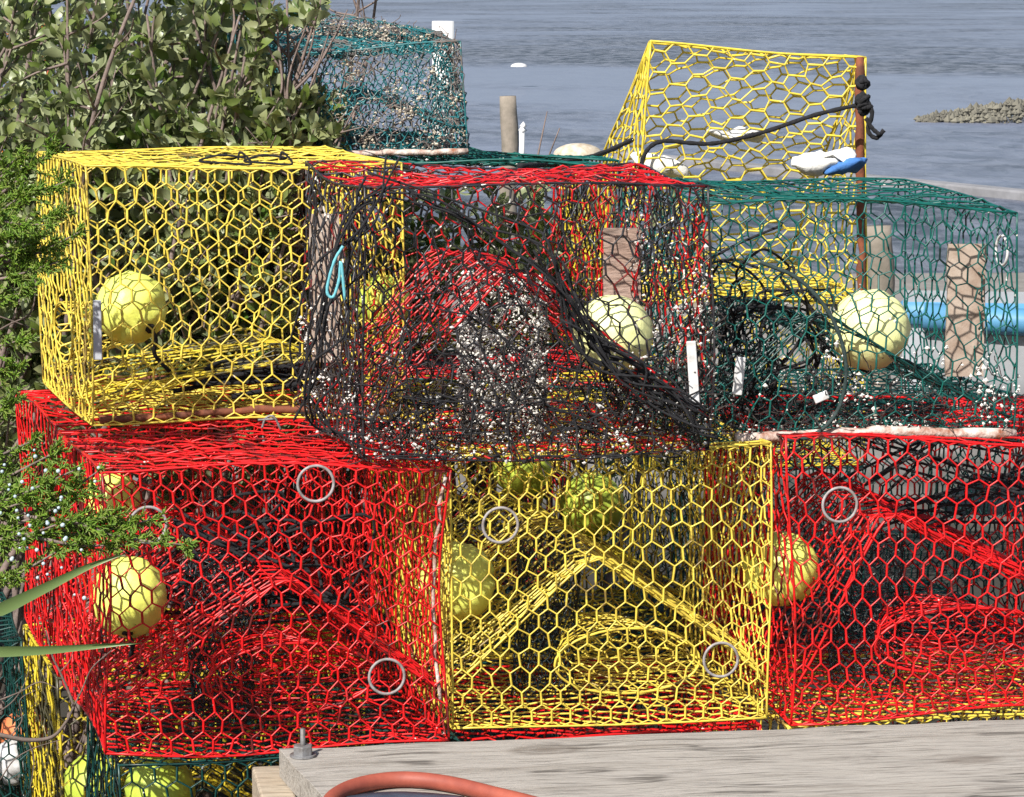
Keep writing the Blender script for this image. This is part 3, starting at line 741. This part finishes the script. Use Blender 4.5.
# ---- buoys
buoy(131, 308, 5.46, .0680, 'bright yellow buoy with a dark groove in the upper left yellow pot', 'buoy', hole=(.62, -.52), band=True)
buoy(129, 597, 5.06, .0675, 'yellow buoy inside the front left red pot', 'buoy', 1.08, hole=(.0, -.88))
buoy(613, 335, 5.10, .0705, 'pale yellow buoy in the black and red pot, tied to black rope', 'buoy_pale', hole=(-.30, -.28))
buoy(870, 330, 5.32, .0740, 'pale yellow buoy inside the dark green pot', 'buoy_pale', hole=(.6, -.7), stem=False)
buoy(457, 581, 5.22, .0710, 'yellow buoy with a curved groove at the left of the front yellow pot', 'buoy', hole=(.2, -.1), band=True, stem=False)
buoy(781, 569, 5.30, .0705, 'yellow buoy at the left of the front right red pot', 'buoy', hole=(.35, -.86))
buoy(112, 503, 5.72, .062, 'yellow buoy in the red pot behind the front left one, above the juniper', 'buoy')
buoy(383, 303, 5.74, .055, 'small yellow buoy at the back right of the upper yellow pot', 'buoy_shaded')
buoy(592, 505, 5.86, .066, 'shade-toned lime buoy in the shaded pot behind the front yellow one, right one', 'buoy_shaded', stem=False)
buoy(522, 466, 5.80, .060, 'shade-toned lime buoy in the shaded pot behind the front yellow one, left one', 'buoy_shaded', stem=False)
buoy(160, 790, 5.2, .065, 'yellow buoy in the dark green bottom pot at the left', 'buoy_shaded', stem=False)
buoy(95, 785, 5.75, .065, 'dull yellow buoy in the dull yellow bottom pot', 'buoy_shaded', stem=False)
buoy(24, 735, 6.05, .05, 'orange buoy low at the left edge behind bare twigs', 'buoy_orange', 1.1, stem=False)
buoy(12, 762, 5.98, .036, 'white buoy low at the left edge beside the orange one', 'tag', 1.4, stem=False)

# ---- ropes
ps = []
for i in range(9):
    k = i*4
    ps.append(pxpath([(378+i*2, 178), (358-k*.3, 212, 4.85), (338-k*.4+6, 255, 4.83), (325-k*.9+12, 320, 4.84), (312-k*.5+8, 370, 4.86), (300+k*.9, 415, 4.89), (318+k*2.2, 440+random.gauss(0, 6), 4.89), (360+k*2.4, 446+random.gauss(0, 7), 4.90)][:random.choice([5, 6, 8, 8])], 4.86, 10, .014))
rope(ps, 'loose black lines hanging down the left side of the blackened pot', r=.0020, group='black lines on the fouled pot')
ps = []
for i in range(16):
    k = (i-6)*4.6
    ps.append(pxpath([(385+k*.6, 184+k*.1, 4.91), (450+k*.5, 212+k*.2, 4.895), (520+k*.3, 240+k*.8, 4.89), (556+k*.4, 272+k*.9, 4.89), (584+k*.8, 322+k*1.1, 4.92), (612+k, 362+k*.7, 4.93), (655+k, 388+k*1.0, 4.94), (700+k*.4, 418+k*.5, 4.96)][(0 if i % 5 == 0 else 3):], 4.90, 9, .014))
rope(ps, 'loose bundle of black rope crossing the blackened pot down to its buoy', r=.0021, group='black lines on the fouled pot', knots=[at(606, 346, 4.93)]*2)
ps = []
for i in range(26):
    x, y = random.uniform(345, 690), random.uniform(395, 452); q_ = []
    for a_ in range(6):
        q_.append((x, min(456, y), random.uniform(4.89, 4.93)+.00025*max(0, x-366))); x += random.gauss(0, 26); y += random.gauss(0, 11)
    ps.append(pxpath(q_, 4.9))
for i in range(16):
    x, y = random.uniform(320, 600), random.uniform(180, 330); q_ = []
    for a_ in range(7):
        q_.append((min(690, x), min(456, max(182, y)), random.uniform(4.86, 4.90)+.00025*max(0, x-366))); x += random.gauss(12, 24); y += random.gauss(26, 24)
    ps.append(pxpath(q_, 4.9))
rope(ps, 'thin snarl of black line over the face of the blackened pot', r=.0015, group='black lines on the fouled pot')
ps = []
for i in range(17):
    cx, cy = 770+random.gauss(0, 16), 348+random.gauss(0, 18); rx, ry = 52+random.gauss(0, 15), 60+random.gauss(0, 16); ph = random.uniform(0, 6)
    ps.append([at(cx+rx*math.cos(ph+a_)+random.gauss(0, 6), cy+ry*math.sin(ph+a_)+random.gauss(0, 6), 5.32+random.gauss(0, .03)) for a_ in np.linspace(0, random.uniform(2.5, 6), 11)])
rope(ps, 'loose tangle of black rope hanging inside the dark green pot', r=.0026, cat='rope')
rope([pxpath([(760, 262, 5.16), (800, 280, 5.15), (832, 318, 5.145), (846, 365, 5.145), (838, 410, 5.15), (812, 436, 5.15), (780, 440, 5.15)], 5.15)], 'dark green rope curving in front of the pale buoy in the green pot', 'rope_green', .0040)
rope([pxpath([(862, 104), (815, 115), (764, 132), (717, 143), (690, 143), (664, 141), (648, 149), (641, 168), (642, 190)], 7.84),
      pxpath([(632, 140, 7.86), (600, 154, 7.3), (560, 163, 6.4), (520, 166, 5.7)], 7.8),
      pxpath([(862, 92), (872, 112), (868, 130), (876, 138), (884, 130)], 7.82), pxpath([(866, 118), (872, 128), (880, 135)], 7.81)],
     'dark rope looped across the tilted yellow pot and knotted to its rod', 'rope', .0065, knots=[at(862, 100, 7.83), at(864, 108, 7.83), at(862, 84, 7.84)])
for k, (x0, rr) in enumerate([(225, 26), (268, 24)]):
    rope([pxpath([(x0+rr*.8, 158), (x0-4, 155), (x0-rr, 161), (x0, 163), (x0+rr, 164), (x0+rr*.6, 152), (x0+rr*.5, 160)], 5.5)],
         ['black wire clip on top of the yellow pot, the left one', 'black wire clip on top of the yellow pot, the right one'][k], 'rope', .0024, 'wire clips on the yellow pot', 'wire_clip', cat='clip')
# tangle in the bottom of D and behind
ps = []
for i in range(10):
    p_ = [np.array([random.uniform(D.C[0][0]+.12, D.C[1][0]-.08), random.uniform(5.5, 5.8), 1.03+random.random()*.06]) for _ in range(5)]
    ps.append(p_)
rope(ps, 'tangle of black rope on the floor of the upper yellow pot', r=.005)
ps = []
for i in range(6):
    ps.append([np.array([random.uniform(C_.C[0][0]+.05, C_.C[1][0]-.05), random.uniform(5.25, 5.55), .78+random.random()*.2]) for _ in range(5)])
rope(ps, 'tangle of black rope in the top of the front right red pot', r=.0028)
ps = []
for i in range(9):
    ps.append([np.array([A.C[0][0]+.02+random.random()*.42, random.uniform(5.08, 5.34), .66+random.random()*.22]) for _ in range(6)])
rope(ps, 'dark rope lying over the partition of the front left red pot', r=.003)
# cyan hook, wire hook
rope([pxpath([(343, 246), (334, 262), (327, 290), (333, 297), (339, 280), (341, 262), (345, 300)], 4.80)], 'light blue plastic hook on the black lines', 'cyan', .0028, name='hook', cat='hook')
rope([pxpath([(262, 428), (266, 418), (274, 417), (281, 430)], 5.2), pxpath([(258, 420), (274, 419)], 5.2)], 'bent grey wire hook under the upper yellow pot', 'galv', .0024, name='hook', cat='hook')

# cloths
def cloth(parts, label, Y0, name='rag', nu=20, nv=12):
    pts0 = at(*parts[0][0], Y0); t_ = thing(name, pts0-np.array([0, 0, .02]), label, 'cloth')
    for (c, rx, ry, tilt, mt, sd) in parts:
        cc = at(c[0], c[1], Y0); sc_ = Y0/F; V = []; wp = Warp(.010, sd)
        for j in range(nv+1):
            for i in range(nu):
                th = 2*PI*i/nu; ph = PI*j/nv-PI/2
                sx = abs(math.cos(th))**.7*math.copysign(1, math.cos(th)); 
                p_ = np.array([rx*sc_*math.cos(ph)*sx, .045*math.sin(th)*math.cos(ph), ry*sc_*math.sin(ph)])
                ca, sa = math.cos(tilt), math.sin(tilt); V.append((p_[0]*ca-p_[2]*sa, p_[1], p_[0]*sa+p_[2]*ca))
        V = np.array(V); V = V+wp(V*6+sd)*.9+wp(V*17)*.4+cc
        Fq = [[j*nu+i, j*nu+(i+1) % nu, (j+1)*nu+(i+1) % nu, (j+1)*nu+i] for j in range(nv) for i in range(nu)]
        mesh_from('fold', V, np.array(Fq), M[mt], t_)
cloth([((818, 163), 25, 9, .02, 'cloth_white', 3), ((846, 165), 20, 8, -.22+.35, 'cloth_blue', 5), ((834, 158), 22, 4, .12, 'cloth_white', 8)], 'white and blue cloth bundle lying against the tilted yellow pot', 7.78)
cloth([((662, 166), 32, 10, -.28, 'cloth_white', 13)], 'white crumpled cloth beside the foot of the tilted yellow pot', 7.98)
cloth([((735, 135), 28, 5, -.05, 'cloth_white', 17)], 'thin white cloth caught inside the tilted yellow pot', 8.12)

# ================================================================== PLANK, TIMBER, HOSE
ZP = .605
fa, fb = atz(279, 749, ZP), atz(1024, 719, ZP)
dd = fb-fa; L0 = np.linalg.norm(dd); dd /= L0; nn = np.array([dd[1], -dd[0], 0])      # towards the camera
na = atz(323, 797, ZP); 
# plank local frame: x along the board; build in world then origin at fa
t = thing('plank_bench', (fa[0], fa[1]-.2, 0), 'weathered grey plank top in the foreground, running behind the hose', 'bench')
nx, ny = 60, 12; V = []; end = fa+dd*(L0+.5)
wv = Warp(.002, 5)
ends = (na-fa); ends = ends/abs(ends @ nn)            # skewed sawn end
wdt = .46
def pl(i, j, z):
    a_ = i/(nx); b_ = j/ny; p_ = fa*(1-a_)+end*a_+(nn*(b_*wdt))+(ends-nn*1.0)*(b_*wdt)*(1-a_)**40
    return np.array([p_[0], p_[1], z])
for z in (ZP, ZP-.045):
    for j in range(ny+1):
        for i in range(nx+1): V.append(pl(i, j, z))
V = np.array(V); off = (nx+1)*(ny+1); V = V+wv(V*3)*np.array([0, .4, .6])
q = lambda i, j: j*(nx+1)+i
Fq = [[q(i, j), q(i, j+1), q(i+1, j+1), q(i+1, j)] for j in range(ny) for i in range(nx)]
Fq += [[off+a_ for a_ in f[::-1]] for f in Fq]
Fq += [[q(i, 0), q(i+1, 0), off+q(i+1, 0), off+q(i, 0)] for i in range(nx)]+[[q(i+1, ny), q(i, ny), off+q(i, ny), off+q(i+1, ny)] for i in range(nx)]
Fq += [[q(0, j+1), q(0, j), off+q(0, j), off+q(0, j+1)] for j in range(ny)]+[[q(nx, j), q(nx, j+1), off+q(nx, j+1), off+q(nx, j)] for j in range(ny)]
o = mesh_from('plank', V, np.array(Fq), M['plank'], t, False); bevel(o, .004, 2)
# support timbers
c = at(277, 775, 4.52)
mb = MB().box((c[0]+.02, 4.36, ZP-.045-.05), (.055, .46, .095), [[.985, .17, 0], [-.17, .985, 0], [0, 0, 1]])
o = mb.build('support_beam', M['timber'], t, False); bevel(o, .004)
for x in (fa[0]+.12, fa[0]+1.4):
    MB().box((x, fa[1]-.16+.1*(x-fa[0]), (ZP-.05)/2), (.09, .09, ZP-.05)).build('leg', M['timber'], t, False)
# bolt
bc = atz(303, 756, ZP)
o = MB().tube([bc+[0, 0, -.002], bc+[0, 0, .018]], .0165, 6).build('nut', M['galv'], t, False); bevel(o, .0015)
MB().tube([bc, bc+[0, 0, .003]], .021, 20).build('washer', M['galv'], t, False)
MB().tube([bc, bc+[0, 0, .045]], .0042, 8).build('bolt', M['galv'], t)
# hose
hp = [atz(322, 815, ZP+.013), atz(334, 797, ZP+.013), atz(356, 786, ZP+.013), atz(388, 780, ZP+.013), atz(420, 780, ZP+.013), atz(455, 785, ZP+.013), atz(492, 794, ZP+.013), atz(540, 806, ZP+.013), atz(600, 825, ZP+.013)]
o = MB().tube(smooth_path(hp, 8), .0122, 16).build('rubber_hose', M['hose'], None, True, hp[3]-np.array([0, 0, .013]))
tag(o, 'red brown rubber hose curving over the grey plank', 'hose')
# thin dark blue sheet on the plank under the hose
V = []; c0 = atz(405, 800, ZP+.006); ny_, nx_ = 8, 16; wp = Warp(.004, 8)
for j in range(ny_+1):
    for i in range(nx_+1):
        a_ = i/nx_-.5; b_ = j/ny_; V.append(c0+np.array([a_*.24*(1-.25*(1-b_)), .026-b_*.12+.03*(1-4*a_*a_)*(1-b_)*1.0-.02, .003]))
V = np.array(V); V += wp(V*4)*np.array([.5, .3, .25])
Fq = np.array([[j*(nx_+1)+i, (j+1)*(nx_+1)+i, (j+1)*(nx_+1)+i+1, j*(nx_+1)+i+1] for j in range(ny_) for i in range(nx_)])
o = mesh_from('patch', V, Fq, M['patch'], None, True, c0); sm = o.modifiers.new('s', 'SOLIDIFY'); sm.thickness = .004
tag(o, 'thin dark blue patch lying on the plank inside the bend of the hose', 'patch')

# ================================================================== VEGETATION
def leaves(P, D_, Ln, Wd, g):
    """P base, D_ direction, oval cupped leaves"""
    n = len(P); D_ = D_/np.linalg.norm(D_, axis=1, keepdims=True)
    rnd = g.normal(0, 1, (n, 3)); S = np.cross(D_, rnd); S /= np.linalg.norm(S, axis=1, keepdims=True); Nn = np.cross(S, D_)
    prof = [(0, 0), (.22, .62), (.5, 1.0), (.78, .78), (1, 0)]
    Ln = Ln[:, None]; Wd = Wd[:, None]; rows = []
    for (t_, w__) in prof:
        mid = P+D_*Ln*t_+Nn*Ln*.12*math.sin(PI*t_)-Nn*Ln*.10*t_*t_
        if w__ == 0: rows.append([mid])
        else: rows.append([mid-S*Wd*w__*.5+Nn*Wd*.10, mid, mid+S*Wd*w__*.5+Nn*Wd*.10])
    V = np.stack([v for r_ in rows for v in r_], 1)      # 0 ; 1,2,3 ; 4,5,6 ; 7,8,9 ; 10
    b_ = (np.arange(n)*11)[:, None]
    F4 = np.concatenate([b_+np.array([[1, 2, 5, 4]]), b_+np.array([[2, 3, 6, 5]]), b_+np.array([[4, 5, 8, 7]]), b_+np.array([[5, 6, 9, 8]])])
    F3 = np.concatenate([b_+np.array([[0, 2, 1]]), b_+np.array([[0, 3, 2]]), b_+np.array([[7, 8, 10]]), b_+np.array([[8, 9, 10]])])
    return V.reshape(-1, 3), F4, F3
def bush(name, label, stems, g, nleaf, size, mask, cat='bush', twigs=5, spread=.22):
    """stems: list of (base, tip)"""
    base = np.mean([s_[0] for s_ in stems], axis=0); t_ = thing(name, base, label, cat)
    bm_ = MB(); LP = []; LD = []
    tips = []
    for (b0, t0) in stems:
        b0 = np.array(b0, float); t0 = np.array(t0, float); Ls = np.linalg.norm(t0-b0)
        mid = (b0+t0)/2+g.normal(0, .06, 3); q2 = b0*.25+t0*.75+g.normal(0, .05, 3)
        P = smooth_path([b0, mid, q2, t0], 8); n = len(P)
        bm_.tube(P, np.linspace(.011, .0025, n), 6)
        for k in range(int(twigs*Ls/.5)):
            i = g.integers(n//3, n-1); d = (P[min(i+1, n-1)]-P[i]); d /= np.linalg.norm(d)
            dr = d*.8+g.normal(0, .65, 3); dr /= np.linalg.norm(dr); lt = g.uniform(.1, spread)
            p1 = P[i]+dr*lt*.5+g.normal(0, .01, 3); p2 = P[i]+dr*lt+np.array([0, 0, .02])+g.normal(0, .012, 3)
            bm_.tube(smooth_path([P[i], p1, p2], 4), np.linspace(.0035, .0013, 9), 4)
            tips.append((P[i], p1, p2))
    bm_.build('branches', M['bark2'], t_)
    for k in range(nleaf):
        a_, b_, c_ = tips[g.integers(len(tips))]; s_ = g.uniform(0, 1)**.6
        p_ = a_*(1-s_)+c_*s_+(b_-(a_+c_)/2)*math.sin(PI*s_)
        d = (c_-a_)/np.linalg.norm(c_-a_)*.7+g.normal(0, .7, 3)+np.array([.05, -.15, .25])
        LP.append(p_+g.normal(0, .004, 3)); LD.append(d)
    LP = np.array(LP); LD = np.array(LD)
    if mask is not None:
        k = mask(LP); LP = LP[k]; LD = LD[k]
    n = len(LP); Ln = g.uniform(size[0], size[1], n)
    V, F4, F3 = leaves(LP, LD, Ln, Ln*g.uniform(.36, .50, n), g)
    mb = MB().add(V, F4, F3); mb.build('foliage', M['leaf'], t_)
g = np.random.default_rng(3)
def inv(P):
    fw = P[:, 1]*CP-(P[:, 2]-HC)*SP; up = (P[:, 2]-HC)*CP+P[:, 1]*SP
    return 512+F*P[:, 0]/fw, 398.5-F*up/fw
st = []
for i in range(46):
    bx = g.uniform(-1.8, -.62); by = g.uniform(6.08, 6.9)
    tx, tz = g.uniform(-1.2, -.40), g.uniform(.9, 2.1)
    st.append(((bx, by+.1, 0), (tx, by+g.uniform(-.15, .1), tz)))
for (tx_, ty_, n_) in [(318, 108, 4), (335, 128, 3), (300, 140, 4), (265, 120, 3), (330, 150, 2), (285, 8, 2), (325, 2, 1), (255, 20, 3), (240, 60, 2)]:
    for q_ in range(n_):
        e_ = at(tx_+g.normal(0, 9), ty_+g.normal(0, 7), 6.0+g.uniform(0, .12)); m_ = np.array([e_[0]-g.uniform(.35, .6), e_[1]+.25, 0])
        st.append((m_, e_))
def mk(P):
    x, y = inv(P); lim = np.where(y < 30, 325, np.where(y < 95, 272, 336))
    return (x < lim) & (P[:, 1] > 5.97) & ~((P[:, 0] > -.47) & (P[:, 2] < 1.48))
bush('shrub', 'grey green leafy shrub filling the top left behind the yellow pot', st, g, 30000, (.026, .052), mk)
st = []
for i in range(54):
    bx = g.uniform(-2.6, -.8); by = g.uniform(7.3, 8.0)
    st.append(((bx, by, 0), (bx+g.uniform(-.1, .7), by+g.uniform(-.1, .2), g.uniform(.8, 2.2))))
def mk2(P):
    x, y = inv(P); return (x < 285) & (P[:, 1] > 6.9)
bush('shrub', 'darker shrub standing behind the grey green one at the left', st, g, 17000, (.03, .052), mk2)
# low leafy plant between the stacks, seen through the pots in the middle
st = []
for i in range(40):
    bx = g.uniform(-.75, .25); by = g.uniform(6.95, 7.35)
    st.append(((bx, by, 0), (bx+g.uniform(-.1, .15), by, g.uniform(.9, 1.42))))
def mk3(P):
    x, y = inv(P); return (y > 175) & (P[:, 1] > 6.85)
bush('shrub', 'low leafy shrub seen through the wire of the blackened pot', st, g, 7000, (.035, .055), mk3)

# juniper
def juniper():
    base = np.array([-1.25, 4.9, 0.]); t_ = thing('juniper', base, 'green juniper with pale berries reaching in from the left edge', 'juniper')
    g = np.random.default_rng(8); br = MB(); P = []; Q = []; R = []; BP = []
    trunk = smooth_path([base, base+[.02, 0, .5], base+[.0, .02, 1.1], base+[.05, 0, 1.9]], 8)
    br.tube(trunk, np.linspace(.035, .015, len(trunk)), 8)
    sprays = [ # (tip px,py, start px,py, Y, density)
        (62, 212, -40, 250, 5.0), (70, 180, -50, 215, 5.05), (40, 240, -60, 270, 4.95), (30, 190, -50, 235, 5.0), (58, 262, -50, 285, 4.95), (20, 155, -60, 220, 5.05),
        (28, 290, -60, 310, 4.9), (45, 225, -30, 210, 4.9), (22, 340, -60, 350, 4.9), (15, 370, -60, 365, 4.92), (52, 150, -20, 205, 5.1), (80, 232, 0, 262, 4.95),
        (75, 470, -60, 520, 4.62), (60, 450, -60, 500, 4.66), (112, 515, -20, 545, 4.60), (185, 545, 60, 520, 4.58), (150, 520, 40, 535, 4.6), (90, 490, -10, 530, 4.62), (35, 440, -60, 470, 4.66),
        (60, 550, -30, 590, 4.60), (40, 520, -60, 560, 4.62), (130, 545, 20, 535, 4.59), (100, 470, 20, 515, 4.63), (30, 500, -50, 515, 4.62), (70, 520, -20, 540, 4.6), (20, 400, -60, 420, 4.8), (48, 480, -20, 520, 4.65)]
    for (tx, ty, sx, sy, Y) in sprays:
        s0 = at(sx, sy, Y+.03); t0 = at(tx, ty, Y); i = int(np.argmin(abs(trunk[:, 2]-s0[2]+.1)))
        path = smooth_path([trunk[i], (trunk[i]*.4+s0*.6)+[0, 0, .02], s0, (s0+t0)/2+[0, 0, -.008], t0], 7); n = len(path)
        br.tube(path, np.linspace(.007, .0012, n), 5)
        st_ = n//2; Lt = np.linalg.norm(t0-s0)
        for k in range(int((40 if ty < 430 else 28)*Lt/.2)):
            f = g.uniform(0, 1); i = min(n-2, int(st_+f*(n-st_-1))); p_ = path[i]+(path[i+1]-path[i])*g.random()
            d = path[i+1]-path[i]; d /= np.linalg.norm(d); dr = d*.9+g.normal(0, .55, 3)*[1, .8, 1]; dr /= np.linalg.norm(dr)
            l = g.uniform(.02, .05)*(1.1-.5*f)
            # branchlet
            m_ = 5; pp = p_
            for a_ in range(m_):
                dr2 = dr+g.normal(0, .12, 3)+d*.1; dr2 /= np.linalg.norm(dr2); qq = pp+dr2*l/m_; P.append(pp); Q.append(qq); R.append(.0013)
                for c_ in range(4):
                    e = dr2*.9+g.normal(0, .7, 3); e /= np.linalg.norm(e); P.append(qq); Q.append(qq+e*g.uniform(.006, .013)); R.append(.0012)
                pp = qq; dr = dr2
        if 430 < ty < 560 and tx < 120:
            for k in range(3): BP.append(path[g.integers(st_, n)]+g.normal(0, .012, 3)-[0, .012, .006])
    br.build('branches', M['bark2'], t_)
    MB().segs(np.array(P), np.array(Q), np.array(R), 3).build('foliage', M['needle'], t_)
    mb = MB(); BP = [b_ for b_ in BP]
    for (bx, by) in [(10, 490), (14, 515), (45, 520), (60, 522), (55, 510), (20, 535), (36, 560), (60, 575), (72, 598), (8, 470), (30, 480), (58, 500), (66, 540), (12, 555)]:
        BP += [at(bx+g.normal(0, 4), by+g.normal(0, 4), 4.56) for _ in range(2)]
    nu, nv = 8, 6
    for c_ in BP:
        r_ = g.uniform(.0022, .0038); Vv = [c_+r_*np.array([math.sin(PI*j/nv)*math.cos(2*PI*i/nu), math.sin(PI*j/nv)*math.sin(2*PI*i/nu), math.cos(PI*j/nv)]) for j in range(nv+1) for i in range(nu)]
        mb.add(Vv, [[j*nu+i, (j+1)*nu+i, (j+1)*nu+(i+1) % nu, j*nu+(i+1) % nu] for j in range(nv) for i in range(nu)])
    tag(mb.build('berries', M['berry'], t_), kind='stuff')
juniper()

# strap leaves in front
def grass():
    base = np.array([-1.05, 4.35, 0.]); t_ = thing('grass_clump', base, 'long green grass blades crossing in front of the red pot from the left', 'grass clump')
    for (pts, w0) in [([(-40, 628), (0, 610), (45, 588), (90, 566), (128, 553)], .0105), ([(-40, 654), (0, 652), (50, 650), (100, 646), (142, 643)], .0090), ([(-60, 700), (-30, 670), (-8, 700), (-4, 760)], .009)]:
        Pm = smooth_path([base+[.0, 0, 0], base+[.02, 0, .45]]+[at(x, y, 4.32) for x, y in pts], 6); n = len(Pm); V = []
        for i, p_ in enumerate(Pm):
            T_ = Pm[min(i+1, n-1)]-Pm[max(i-1, 0)]; T_ /= np.linalg.norm(T_); S = np.cross(T_, [0, 1, .25]); S /= np.linalg.norm(S)
            wd = w0*min(1, (n-1-i)/(n*.45))**.8; 
            V += [p_-S*wd, p_+np.array([0, .003, 0]), p_+S*wd]
        Fq = [[i*3+k, i*3+k+1, i*3+4+k, i*3+3+k] for i in range(n-1) for k in range(2)]
        mesh_from('blade', V, np.array(Fq), M['blade'], t_)
grass()
# bare twigs
def twigs():
    base = at(-60, 850, 4.6); base[2] = 0; t_ = thing('bare_branch', base, 'bare brown twigs in front of the pots at the lower left', 'branch')
    mb = MB()
    for (pts, r0) in [([(-30, 728), (0, 735), (28, 740), (52, 737), (66, 722), (74, 706)], .0048), ([(74, 706), (68, 690), (60, 672), (52, 655), (46, 630)], .0026), ([(74, 706), (82, 690), (92, 668), (112, 650)], .0018),
                      ([(0, 700), (20, 692), (40, 682), (60, 690)], .0016), ([(-5, 715), (14, 700), (26, 680), (30, 660)], .0014), ([(28, 740), (34, 760), (30, 790)], .0016), ([(10, 737), (22, 720), (20, 700), (36, 690)], .0014),
                      ([(60, 672), (70, 660), (76, 640)], .0012), ([(76, 750), (82, 738), (84, 730)], .0016), ([(0, 780), (14, 760), (34, 748), (60, 740)], .0014), ([(-10, 400), (10, 395), (30, 385)], .002), ([(-20, 340), (8, 325), (32, 310), (36, 270)], .0022), ([(-20, 310), (10, 320), (36, 330)], .0018), ([(-20, 420), (12, 400), (34, 402)], .002)]:
        Y = 4.6 if pts[1][1] > 500 else 5.2
        P = smooth_path([at(x, y, Y) for x, y in pts], 5); mb.tube(P, np.linspace(r0, r0*.45, len(P)), 6); mb.build('twig', M['bark'], t_); mb = MB()
    s0 = at(-30, 728, 4.6); P = smooth_path([base, base+[.03, 0, .3], s0], 6); mb.tube(P, np.linspace(.012, .005, len(P)), 7)
    mb.build('stem', M['bark'], t_)
twigs()
for o in bpy.data.objects:
    if '_o' in o: del o['_o']
